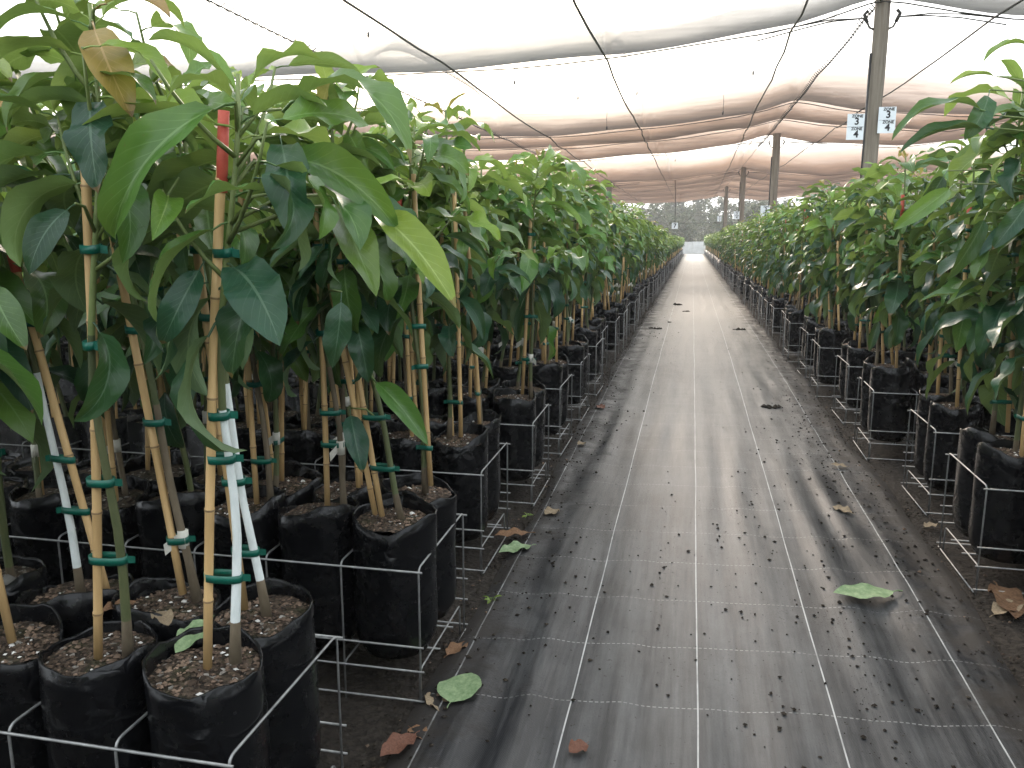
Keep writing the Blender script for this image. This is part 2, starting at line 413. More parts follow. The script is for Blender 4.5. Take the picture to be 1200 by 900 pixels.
# ------------------------------------------------------------------ mesh helpers
class MB:
    def __init__(self):
        self.v, self.f, self.mi, self.uv = [], [], [], []      # uv per face: list of tuples or None
    def add(self, verts, faces, mi=0, uvs=None):
        b = len(self.v)
        self.v.extend(tuple(p) for p in verts)
        for k, f in enumerate(faces):
            self.f.append(tuple(i + b for i in f))
            self.mi.append(mi)
            self.uv.append([uvs[i] for i in f] if uvs is not None else None)
    def tube(self, pts, rad, n=6, mi=0, cap=True):
        pts = [Vector(p) for p in pts]
        if not hasattr(rad, '__len__'):
            rad = [rad] * len(pts)
        vs, fs = [], []
        ref = None
        for i, p in enumerate(pts):
            d = (pts[min(i + 1, len(pts) - 1)] - pts[max(i - 1, 0)])
            if d.length < 1e-9:
                d = Vector((0, 0, 1))
            d.normalize()
            if ref is None:
                ref = Vector((1, 0, 0)) if abs(d.x) < 0.8 else Vector((0, 1, 0))
            x = (ref - d * ref.dot(d)).normalized()
            ref = x
            y = d.cross(x)
            for k in range(n):
                a = 2 * math.pi * k / n
                vs.append(p + (x * math.cos(a) + y * math.sin(a)) * rad[i])
        for i in range(len(pts) - 1):
            for k in range(n):
                k2 = (k + 1) % n
                fs.append((i * n + k, i * n + k2, (i + 1) * n + k2, (i + 1) * n + k))
        if cap:
            fs.append(tuple(range(n))[::-1])
            fs.append(tuple((len(pts) - 1) * n + k for k in range(n)))
        self.add(vs, fs, mi)
        return self
    def box(self, a, b, mi=0):
        x0, y0, z0 = a; x1, y1, z1 = b
        v = [(x0, y0, z0), (x1, y0, z0), (x1, y1, z0), (x0, y1, z0), (x0, y0, z1), (x1, y0, z1), (x1, y1, z1), (x0, y1, z1)]
        f = [(0, 3, 2, 1), (4, 5, 6, 7), (0, 1, 5, 4), (1, 2, 6, 5), (2, 3, 7, 6), (3, 0, 4, 7)]
        self.add(v, f, mi)
        return self
    def lump(self, c, r, rng, mi=0, flat=0.7):
        """irregular 6-vertex clod"""
        vs = []
        for d in ((1, 0, 0), (-1, 0, 0), (0, 1, 0), (0, -1, 0), (0, 0, 1), (0, 0, -1)):
            s = r * rng.uniform(0.6, 1.3)
            vs.append((c[0] + d[0] * s, c[1] + d[1] * s, c[2] + d[2] * s * flat))
        a = rng.uniform(0, 6.28); ca, sa = math.cos(a), math.sin(a)
        vs = [((x - c[0]) * ca - (y - c[1]) * sa + c[0], (x - c[0]) * sa + (y - c[1]) * ca + c[1], z) for x, y, z in vs]
        self.add(vs, [(0, 2, 4), (2, 1, 4), (1, 3, 4), (3, 0, 4), (2, 0, 5), (1, 2, 5), (3, 1, 5), (0, 3, 5)], mi)
    def add_mb(self, mb, mat=None, mi=None):
        b = len(self.v)
        if mat is None:
            self.v.extend(mb.v)
        else:
            A = np.array(mb.v) @ np.array(mat.to_3x3()).T + np.array(mat.translation)
            self.v.extend(map(tuple, A.tolist()))
        self.f.extend(tuple(i + b for i in f) for f in mb.f)
        self.mi.extend(mb.mi if mi is None else [mi] * len(mb.f))
        self.uv.extend(mb.uv)
    def mesh(self, name, mats, smooth=True):
        me = bpy.data.meshes.new(name)
        me.from_pydata(self.v, [], self.f)
        for m_ in (mats if isinstance(mats, (list, tuple)) else [mats]):
            me.materials.append(m_)
        me.polygons.foreach_set('material_index', self.mi)
        me.polygons.foreach_set('use_smooth', [smooth] * len(self.f))
        if any(u is not None for u in self.uv):
            l = me.uv_layers.new(name='UVMap')
            flat = []
            for f, u in zip(self.f, self.uv):
                if u is None:
                    flat.extend([0.5, 0.0] * len(f))
                else:
                    for t in u:
                        flat.extend(t)
            l.data.foreach_set('uv', flat)
        me.update()
        return me

def ob(name, me, parent=None, loc=None, rot=None):
    o_ = bpy.data.objects.new(name, me)
    col.objects.link(o_)
    if parent is not None:
        o_.parent = parent
    if loc is not None:
        o_.location = loc
    if rot is not None:
        o_.rotation_euler = rot
    return o_

def tag(o_, label=None, cat=None, group=None, kind=None):
    if label: o_['label'] = label
    if cat: o_['category'] = cat
    if group: o_['group'] = group
    if kind: o_['kind'] = kind
    return o_

def frame(base, d, up):
    """matrix with local +Y along d and local +Z as near as possible to up"""
    y = Vector(d).normalized()
    z = Vector(up)
    z = z - y * z.dot(y)
    if z.length < 1e-4:
        z = Vector((0, 1, 0)) - y * y.y
    z.normalize()
    x = y.cross(z)
    m_ = Matrix((x, y, z)).transposed().to_4x4()
    m_.translation = base
    return m_

# ------------------------------------------------------------------ setting: ground, path, roof
rng = random.Random(11)

def gz(y):
    """the ground falls gently away from the camera"""
    if y < 5: return 0.0
    if y < 11: return -0.016 * (y - 5) ** 2 / 12
    return -0.016 * (min(y, 76.0) - 8)

def relief(x, y):
    """height of the soft lengthwise folds of the mat"""
    near = 1.0 if y < 5 else max(0.35, 1 - (y - 5) * 0.16)
    wx_ = x + 0.05 * noise.noise((x * 1.5, y * 0.55, 3.1))
    a = max(0.0, noise.noise((x * 2.2, y * 0.75, 0.0)) + 0.35)
    b = max(0.0, noise.noise((x * 2.6, y * 0.9, 7.7)) + 0.25)
    z = (0.013 * math.sin(wx_ * 25) * a + 0.010 * math.sin(wx_ * 43 + 1.7) * b) * near
    z += 0.006 * noise.noise((x * 5.0, y * 4.0, 1.5)) + 0.0025 * noise.noise((x * 14.0, y * 9.0, 4.0))
    e = max(0.0, min(1.0, (abs(x - 0.18) - 0.25) / 0.45))
    return gz(y) + 0.022 + z * (0.30 + 0.70 * e)

# ground: one sheet out to the horizon, finer near the camera
mb = MB()
gx = [-400, -120, -40, -14, -7, -4] + [round(-3 + i * 0.25, 3) for i in range(25)] + [4, 7, 14, 40, 120, 400]
gy = [-60, -15, -3] + [round(-1 + i * 0.25, 3) for i in range(41)] + list(range(10, 52, 2)) + [55, 60, 65, 70, 76, 90, 120, 180, 260, 400, 700]
vs = []
for y in gy:
    for x in gx:
        near = abs(x) < 3.2 and -1 < y < 9.5
        z = rng.uniform(-0.010, 0.006) if near else 0
        if -0.85 < x < 1.15:
            z = min(z, -0.004)
        vs.append((x, y, z + gz(y) - (0.006 if y > 5 else 0)))
nx = len(gx)
mb.add(vs, [(j * nx + i, j * nx + i + 1, (j + 1) * nx + i + 1, (j + 1) * nx + i) for j in range(len(gy) - 1) for i in range(nx - 1)])
tag(ob('ground', mb.mesh('ground', M['ground'])), 'dark bare soil under and between the wire crates', kind='structure')

mb = MB()
ys = []
y = -2.0
while y < 75:
    ys.append(y)
    y += 0.06 if y < 8 else (0.15 if y < 16 else 0.5)
NX = 84
for y in ys:
    wl = -0.70 + 0.016 * math.sin(y * 2.1) + 0.010 * math.sin(y * 5.3)
    wr = 1.035 + 0.020 * math.sin(y * 1.7 + 1) + 0.012 * math.sin(y * 4.4)
    for i in range(NX + 1):
        t = i / NX
        x = wl + (wr - wl) * t
        z = relief(x, y)
        e = min(t, 1 - t)
        if e < 0.03:
            z = gz(y) + (z - gz(y)) * (e / 0.03) * 0.8 + 0.004
        mb.v.append((x, y, z))
for j in range(len(ys) - 1):
    for i in range(NX):
        mb.f.append((j * (NX + 1) + i, j * (NX + 1) + i + 1, (j + 1) * (NX + 1) + i + 1, (j + 1) * (NX + 1) + i))
        mb.mi.append(0); mb.uv.append(None)
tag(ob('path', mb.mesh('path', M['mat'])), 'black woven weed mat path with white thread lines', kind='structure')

# roof of shade cloth, gathered down on cross wires (dips)
DIPS = [-9.0, -3.2, 2.4, 8.3, 14.4, 16.5, 19.6, 30.2, 34.5, 38.5, 44.4, 51.0, 58.0]
def dip_z(x, y=0):
    pts = [(-13, 2.75), (-9, 3.0), (-6, 2.86), (-4.2, 2.86), (-2.6, 2.86), (-0.8, 2.95), (0.78, 3.12), (1.53, 3.30), (2.6, 3.14), (4.2, 3.02), (6.4, 3.25), (9, 3.0), (13, 3.2)]
    for (x0, z0), (x1, z1) in zip(pts, pts[1:]):
        if x <= x1:
            t = (x - x0) / (x1 - x0)
            t = t * t * (3 - 2 * t) * 0.5 + t * 0.5
            return z0 + (z1 - z0) * t
    return pts[-1][1]
def seam_gather(x):
    return max(0.0, 1 - abs(x - 1.53) / 0.10, 1 - abs(x + 3.3) / 0.12, 1 - abs(x + 0.86) / 0.05)

mb = MB()
xs = [round(-13 + i * 0.22, 3) for i in range(int(26 / 0.22) + 1)]
xs = sorted(set(xs + [1.43, 1.48, 1.53, 1.58, 1.63, -3.42, -3.36, -3.3, -3.24, -3.18, -0.91, -0.86, -0.81]))
rows = []
for k in range(len(DIPS) - 1):
    y0, y1 = DIPS[k], DIPS[k + 1]
    L = y1 - y0
    up = min(0.62, 0.10 + 0.10 * L)
    S = 22
    for s in range(S if k < len(DIPS) - 2 else S + 1):
        t = s / S
        # full in the middle, steep at the far wire where it hangs in a roll
        arch = (1 - (2 * t - 1) ** 4) ** 0.8 * up
        dist_far = (1 - t) * L
        dist_near = t * L
        g = max(0.0, 1 - dist_far / {0: 0.8, 1: 0.8, 2: 0.50, 3: 1.2}.get(k, min(4.5, L * 0.55)))
        g = max(g, 1 - dist_near / 0.25)
        rows.append((y0 + L * t, arch, g, k))
for j, (y, arch, g, k) in enumerate(rows):
    for x in xs:
        sg = seam_gather(x)
        lift = arch * (1 + 0.18 * math.sin(x * 0.9 + k * 1.7)) * (1 - 0.28 * sg)
        z = dip_z(x) + lift + 0.03 * math.sin(x * 2.3 + k * 2 + y * 0.6) * (1 if g < 0.9 else 0.4)
        mb.v.append((x, y + 0.06 * math.sin(x * 1.3 + k), z))
nx = len(xs)
for j in range(len(rows) - 1):
    for i in range(nx - 1):
        q = (j * nx + i, j * nx + i + 1, (j + 1) * nx + i + 1, (j + 1) * nx + i)
        mb.f.append(q); mb.mi.append(0)
        uvs = []
        for idx in q:
            jj, ii = divmod(idx, nx)
            gg = max(rows[jj][2], 0.62 * seam_gather(xs[ii]))
            uvs.append((xs[ii] / 26 + 0.5, gg))
        mb.uv.append(uvs)
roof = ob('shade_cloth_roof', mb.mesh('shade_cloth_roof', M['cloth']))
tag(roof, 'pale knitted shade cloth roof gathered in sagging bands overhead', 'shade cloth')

# support wires across the roof, one under each gathered band
ordn = ['first', 'second', 'third', 'fourth', 'fifth', 'sixth', 'seventh', 'eighth', 'ninth', 'tenth']
def roof_wire(name, pts, r, mat, label, cat, group):
    m_ = MB(); m_.tube(pts, r, 5)
    return tag(ob(name, m_.mesh(name, mat)), label, cat, group)
vis = 0
for k, y in enumerate(DIPS):
    if y < 8:
        continue
    pts = [(x, y + 0.06 * math.sin(x * 1.3 + k), dip_z(x) - 0.03 + 0.012 * math.sin(x * 3 + k)) for x in xs[::2]]
    roof_wire('support_wire', pts, 0.007, M['cable_dark'], 'thin wire under the %s sagging band of roof cloth from the front' % ordn[vis], 'wire', 'wires across the roof')
    vis += 1

# cables along the roof
def along(x0, drift, seed, sag=0.05):
    r_ = random.Random(seed)
    pts = []
    for k in range(2, len(DIPS) - 1):
        y0, y1 = DIPS[k], DIPS[k + 1]
        for s in range(8):
            t = s / 8
            y = y0 + (y1 - y0) * t
            xx = x0 + drift * (y - 8.3)
            pts.append((xx + r_.uniform(-0.012, 0.012), y, dip_z(xx) - 0.05 - sag * 4 * t * (1 - t) + r_.uniform(-0.008, 0.008)))
    return pts
for x0, dr, lab in ((-2.30, -0.02, 'dark cable running along the roof left of the path, furthest left'),
                    (-0.86, -0.006, 'dark cable running along the roof nearly above the path'),
                    (0.80, 0.010, 'dark cable running along the roof just left of the signed post'),
                    (2.45, 0.0, 'dark cable running along the roof right of the signed post')):
    roof_wire('roof_cable', along(x0, dr, int(abs(x0) * 100)), 0.010, M['cable_dark'], lab, 'cable', 'cables along the roof')

# laced seams of the cloth
def lace(x0, label):
    pts = along(x0, 0, 5, -0.02)
    m_ = MB(); m_.tube([(x, y, z + 0.03) for x, y, z in pts], 0.006, 5)
    o_ = tag(ob('seam_cord', m_.mesh('seam_cord', M['cable_dark'])), label, 'cord', 'laced roof seams')
    st = MB(); rr = random.Random(3)
    for (a, b) in zip(pts, pts[1:]):
        if a[1] > 22:
            break
        L = (Vector(b) - Vector(a)).length
        for q in range(max(1, int(L / 0.11))):
            t = q / max(1, int(L / 0.11))
            p = Vector(a).lerp(Vector(b), t) + Vector((0, 0, 0.03))
            st.tube([p + Vector((-0.035, -0.02, 0.02)), p + Vector((0, 0, -0.012)), p + Vector((0.035, 0.02, 0.02))], 0.005, 4)
    s_ = ob('lacing', st.mesh('lacing', M['cable_dark']), o_); s_['kind'] = 'stuff'
lace(-3.3, 'laced dark seam cord in the roof cloth at the upper left')
lace(1.53, 'laced dark seam cord in the roof cloth meeting the signed post')

# posts
def post(x, y, top, r, label, seed, lean=0.0):
    e = tag(ob('timber_post', None, None, (x, y, 0)), label, 'post', 'timber posts holding the roof')
    rr = random.Random(seed)
    N = 14
    pts = [(lean * (z / top) + rr.uniform(-0.004, 0.004), rr.uniform(-0.004, 0.004), z) for z in [-1.2 + (top + 1.2) * i / N for i in range(N + 1)]]
    m_ = MB(); m_.tube(pts, [r * (1.06 - 0.10 * i / N) for i in range(N + 1)], 14)
    ob('pole', m_.mesh('pole', M['post_wood']), e)
    for s in (-1, 1):                      # eye bolts and shackles near the top
        b = MB()
        b.tube([(lean + s * r * 0.8, 0, top - 0.30), (lean + s * (r + 0.03), 0, top - 0.28), (lean + s * (r + 0.07), 0, top - 0.20)], 0.010, 6)
        b.tube([(lean + s * (r + 0.05), 0, top - 0.24), (lean + s * (r + 0.08), 0, top - 0.17), (lean + s * (r + 0.05), 0, top - 0.14)], 0.016, 6)
        ob('eye_bolt', b.mesh('eye_bolt', M['cable_dark']), e)
    for s in (-1, 1):                      # tie wires rising to the cloth
        b = MB()
        for q in (0.0, 0.05):
            pw = [(lean + s * (r + 0.07), 0, top - 0.20)]
            for t in (0.3, 0.6, 1.0):
                xx = s * (r + 0.07 + 0.9 * t)
                pw.append((xx, 0, (top - 0.20) + (dip_z(x + xx) - 0.04 - q - (top - 0.20)) * t))
            b.tube(pw, 0.006, 4)
        ob('tie_wire', b.mesh('tie_wire', M['cable_dark']), e)
    st = MB(); st.tube([(lean - r - 0.004, -0.02, 1.2), (lean - r - 0.006, -0.02, top - 0.5)], 0.012, 6)
    ob('riser_pipe', st.mesh('riser_pipe', M['cable_pipe']), e)
    return e
posts = [(1.53, 8.3, 3.36, 0.068, 'thick grey timber post with two white zone signs', -0.0),
         (1.72, 19.6, 3.34, 0.085, 'second timber post right of the path, behind the signed one', 0),
         (1.62, 30.2, 3.34, 0.09, 'third timber post right of the path, thin in the distance', 0),
         (1.60, 44.4, 3.34, 0.09, 'farthest timber post right of the path before the trees', 0),
         (-2.95, 30.2, 2.95, 0.09, 'lone distant timber post left of the path', 0)]
for i, (x, y, tp_, r, lab, le) in enumerate(posts):
    post(x, y, tp_, r, lab, 40 + i, 0.03 if i == 0 else 0)

# zone signs
def text_mesh(s, size):
    cu = bpy.data.curves.new('lettering', 'FONT')
    cu.body = s; cu.size = size; cu.align_x = 'CENTER'; cu.align_y = 'CENTER'; cu.extrude = 0.0008; cu.offset = size * 0.03
    t = bpy.data.objects.new('tmp', cu)
    col.objects.link(t)
    dg = bpy.context.evaluated_depsgraph_get()
    me = bpy.data.meshes.new_from_object(t.evaluated_get(dg))
    bpy.data.objects.remove(t)
    me.materials.clear(); me.materials.append(M['sign_black'])
    return me
TM = {}
def zone_sign(x, y, z, wdt, hgt, top_n, bot_n, label, rotz=0.0, sc_=1.0):
    e = tag(ob('zone_sign', None, None, (x, y, z), (0, 0, rotz)), label, 'sign', 'white signs on the roof posts')
    b = MB(); b.box((-wdt / 2, -0.002, -hgt / 2), (wdt / 2, 0.002, hgt / 2))
    ob('sign_board', b.mesh('sign_board', M['sign_white'], False), e)
    b = MB(); b.box((-wdt / 2 + 0.004, -0.0030, -0.0012), (wdt / 2 - 0.004, -0.0021, 0.0012))
    ob('dividing_line', b.mesh('dividing_line', M['sign_black'], False), e)
    for s, dz, sz in (('ZONE', 0.41, 0.155), (top_n, 0.20, 0.37), ('ZONE', -0.08, 0.155), (bot_n, -0.29, 0.37)):
        key = (s, sz * hgt)
        if key not in TM:
            TM[key] = text_mesh(s, sz * hgt)
        ob('lettering', TM[key], e, (wdt * (0.08 if len(s) > 1 else 0.06), -0.0032, dz * hgt), (math.pi / 2, 0, 0))
    return e
zone_sign(1.392, 8.215, 2.226, 0.148, 0.225, '3', '4', 'white ZONE 3 ZONE 4 sign on the left of the near post', R(6))
zone_sign(1.652, 8.215, 2.278, 0.148, 0.225, '3', '4', 'white ZONE 4 sign on the right of the near post, half behind leaves', R(4))
for (x, y, z, lab) in ((1.55, 19.48, 1.66, 'small pale sign on the second post right of the path'),
                       (1.45, 30.05, 1.72, 'small pale sign on the third post right of the path'),
                       (1.30, 44.25, 1.72, 'small pale sign on the farthest post right of the path')):
    zone_sign(x, y, z, 0.2, 0.27, '3', '4', lab)
# hanging row sign 7
e = tag(ob('row_sign', None, None, (-0.62, 30.1, 1.36)), 'small white sign reading 7 hanging far above the path', 'sign')
b = MB(); b.box((-0.105, -0.003, -0.105), (0.105, 0.003, 0.105)); ob('sign_board', b.mesh('sign_board', M['sign_white'], False), e)
ob('lettering', text_mesh('7', 0.20), e, (0, -0.0045, 0), (math.pi / 2, 0, 0))
b = MB(); b.tube([(0, 0, 0.105), (-0.01, 0, 0.9), (-0.05, 0, dip_z(-0.62) - 1.36 - 0.04)], 0.012, 5); ob('hanging_wire', b.mesh('hanging_wire', M['cable_dark']), e)
roof_wire('row_wire', [(-9, 44.0, 1.58), (-4, 44.0, 1.52), (0, 44.0, 1.50), (4, 44.0, 1.53), (9, 44.0, 1.6)], 0.012, M['cable_dark'], 'thin level wire strung across the far end of the path', 'wire', None)

# sprinklers hanging from the roof
spr = MB()
spr.tube([(0, 0, 0), (0.004, 0, -0.10), (0, 0, -0.2)], 0.003, 5)
spr.tube([(0, 0, -0.2), (0, 0, -0.215), (0, 0, -0.235), (0, 0, -0.25)], [0.006, 0.011, 0.011, 0.005], 8)
spr_me = spr.mesh('sprinkler', M['cable_pipe'])
for i, (x, y, z, place) in enumerate(((-2.98, 7.6, 3.30, 'above the left saplings, nearest the upper left'), (-1.95, 9.2, 3.10, 'beside the leftmost roof cable'),
                              (-1.35, 9.9, 3.02, 'between the two left roof cables'), (-1.35, 13.2, 3.05, 'behind the first sagging band'),
                              (-0.72, 10.5, 3.14, 'close to the middle roof cable'), (0.55, 9.4, 3.14, 'left of the signed post, below the first band'),
                              (0.33, 11.8, 3.05, 'left of the signed post, farther back'), (-0.55, 24.0, 3.35, 'over the far path between sagging bands'))):
    tag(ob('hanging_sprinkler', spr_me, None, (x, y, z), (0, 0, i)), 'tiny dark sprinkler hanging %s' % place, 'sprinkler', 'sprinklers hanging from the roof')

# ------------------------------------------------------------------ leaf shapes
def leaf_geom(nv, nu, width, droop, fold, wave, ph, twist=0.0, side=0.0, pet=0.15, petn=3):
    m_ = MB()
    vs, uvs = [], []
    y, z, x = pet, 0.0, 0.0
    a0 = -0.10
    for i in range(nv + 1):
        t = i / nv
        a = a0 + droop * t ** 1.25
        if i:
            ds = (1 - pet) / nv
            y += math.cos(a) * ds; z -= math.sin(a) * ds; x += side * t * ds
        hw = 0.5 * width * (max(0.0, math.sin(math.pi * min(1, t ** 0.92))) ** 0.62) * (1 - 0.38 * t ** 5)
        if i == 0: hw = 0.008
        if i == nv: hw = 0.002
        nrm = Vector((0, math.sin(a), math.cos(a)))
        tw = twist * t
        for j in range(nu + 1):
            s = 2 * j / nu - 1
            lift = abs(s) * hw * math.sin(fold) + wave * hw * 2 * abs(s) ** 1.5 * math.sin(t * 15 + ph + (1.6 if s > 0 else 0))
            lx = s * hw * math.cos(fold)
            px_ = lx * math.cos(tw) - lift * math.sin(tw)
            pz_ = lx * math.sin(tw) + lift * math.cos(tw)
            vs.append((x + px_, y + nrm.y * pz_, z + nrm.z * pz_))
            uvs.append((j / nu, t))
    fs = [(i * (nu + 1) + j, i * (nu + 1) + j + 1, (i + 1) * (nu + 1) + j + 1, (i + 1) * (nu + 1) + j) for i in range(nv) for j in range(nu)]
    m_.add(vs, fs, 0, uvs)
    if petn:
        m_.tube([(0, 0, -0.012), (0, pet * 0.5, 0.004), (0, pet + 0.01, -0.003)], [0.011, 0.009, 0.008], petn, 0, False)
    return m_

LEAF_NV = 12
LV = []                                   # detailed variants
r_ = random.Random(77)
SPEC = [(0.36, 1.00, 0.35, 0.06), (0.33, 1.45, 0.45, 0.05), (0.38, 1.75, 0.35, 0.12), (0.29, 0.80, 0.55, 0.05),
        (0.41, 1.10, 0.20, 0.16), (0.34, 2.00, 0.50, 0.08), (0.28, 1.10, 0.65, 0.06), (0.42, 0.70, 0.25, 0.12),
        (0.32, 1.60, 0.30, 0.08), (0.37, 0.90, 0.40, 0.15), (0.30, 1.90, 0.40, 0.10), (0.35, 1.30, 0.60, 0.18)]
SPEC = [(a_ * 0.96, b_, c_, d_) for a_, b_, c_, d_ in SPEC]
for i, (wd, dr, fo, wa) in enumerate(SPEC):
    LV.append(leaf_geom(LEAF_NV, 4, wd, dr, fo, wa, i * 1.3, r_.uniform(-0.8, 0.8), r_.uniform(-0.35, 0.35)))
LV_MID = [leaf_geom(4, 2, wd, dr, fo, 0.0, i, r_.uniform(-0.4, 0.4), r_.uniform(-0.2, 0.2), 0.15, 0) for i, (wd, dr, fo, wa) in enumerate(SPEC)]
LV_FAR = [leaf_geom(2, 2, wd * 1.05, dr, fo, 0.0, i, 0, 0, 0.08, 0) for i, (wd, dr, fo, wa) in enumerate(SPEC[:6])]
LEAF_ME = {}
def leaf_mesh(v, m_):
    if (v, m_) not in LEAF_ME:
        LEAF_ME[(v, m_)] = LV[v].mesh('leaf', LEAFM[m_])
    return LEAF_ME[(v, m_)]

# ------------------------------------------------------------------ grow bags and soil (origin: centre of the bag's bottom)
BAG_H, BAG_R = 0.42, 0.1115
def bag_geom(seed, n=26, rows_=11):
    rr = random.Random(seed)
    m_ = MB()
    ph = [rr.uniform(0, 6.28) for _ in range(6)]
    tilt_a, tilt = rr.uniform(0, 6.28), rr.uniform(0.0, 0.030)
    sq = rr.uniform(0.93, 1.05)
    vs = []
    def rad(a, t):
        r = BAG_R * (0.90 + 0.10 * min(1, t * 5))
        r *= 1 + 0.030 * math.sin(2 * a + ph[0]) + 0.016 * math.sin(3 * a + ph[1] + 3 * t) + 0.022 * math.cos(4 * a)
        r *= 1 + 0.020 * math.sin(7 * t + ph[2] + math.sin(a + ph[3])) * math.sin(2 * a + ph[4])
        r *= 1 + 0.012 * math.sin(5 * a + ph[5] + 9 * t)
        r *= 1 + 0.05 * max(0, math.cos(a - ph[3])) ** 18       # pressed side seam
        return r
    for i in range(rows_ + 1):
        t = i / rows_
        for k in range(n):
            a = 2 * math.pi * k / n
            r = rad(a, t) * (0.86 if i == 0 else 1)
            z = BAG_H * t + (tilt * math.cos(a - tilt_a) + 0.009 * math.sin(3 * a + ph[1]) + 0.004 * math.sin(8 * a + ph[0])) * t ** 3
            vs.append((r * math.cos(a) * sq, r * math.sin(a) / sq, z))
    # inner lip, down to below the soil
    for (dr, dz) in ((0.0035, 0.0015), (0.006, -0.004), (0.008, -0.085)):
        for k in range(n):
            a = 2 * math.pi * k / n
            r = rad(a, 1) - dr
            z = BAG_H + (tilt * math.cos(a - tilt_a) + 0.009 * math.sin(3 * a + ph[1]) + 0.004 * math.sin(8 * a + ph[0])) + dz
            vs.append((r * math.cos(a) * sq, r * math.sin(a) / sq, z))
    R_ = rows_ + 4
    fs = [(i * n + k, i * n + (k + 1) % n, (i + 1) * n + (k + 1) % n, (i + 1) * n + k) for i in range(R_ - 1) for k in range(n)]
    fs.append(tuple(range(n))[::-1])
    m_.add(vs, fs)
    return m_
def soil_geom(seed, chips):
    rr = random.Random(seed)
    m_ = MB()
    n = 22
    vs = [(0, 0, 0.012)]
    for ri, r in enumerate((0.035, 0.07, 0.106)):
        for k in range(n):
            a = 2 * math.pi * k / n
            vs.append((r * math.cos(a), r * math.sin(a), 0.010 - 0.09 * r + rr.uniform(-0.004, 0.005)))
    fs = [(0, 1 + k, 1 + (k + 1) % n) for k in range(n)]
    for q in range(2):
        fs += [(1 + q * n + k, 1 + (q + 1) * n + k, 1 + (q + 1) * n + (k + 1) % n, 1 + q * n + (k + 1) % n) for k in range(n)]
    m_.add(vs, fs, 0)
    for _ in range(chips):
        a = rr.uniform(0, 6.28); r = 0.103 * math.sqrt(rr.random())
        s = rr.uniform(0.0025, 0.0065) * (1.6 if rr.random() < 0.12 else 1)
        m_.lump((r * math.cos(a), r * math.sin(a), 0.012 - 0.09 * r), s, rr, 2 if rr.random() < 0.035 else 1, 0.6)
    return m_
BAGS = [bag_geom(i).mesh('grow_bag', M['bag']) for i in range(7)]
SOILS = [soil_geom(i, 300).mesh('soil', [M['soil'], M['chip'], M['perlite']], False) for i in range(5)]
SOILS_FAR = [soil_geom(20 + i, 0).mesh('soil', M['soil']) for i in range(2)]
def simple_bag(m_, mat, mi_bag, mi_soil):
    n = 8
    vs = [(BAG_R * math.cos(6.2832 * k / n), BAG_R * math.sin(6.2832 * k / n), z) for z in (0, BAG_H) for k in range(n)]
    vs += [(0.106 * math.cos(6.2832 * k / n), 0.106 * math.sin(6.2832 * k / n), BAG_H - 0.03) for k in range(n)]
    vs = [mat @ Vector(v) for v in vs]
    m_.add(vs, [(k, (k + 1) % n, n + (k + 1) % n, n + k) for k in range(n)] + [(n + k, n + (k + 1) % n, 2 * n + (k + 1) % n, 2 * n + k) for k in range(n)], mi_bag)
    m_.add(vs[2 * n:], [tuple(range(n))], mi_soil)

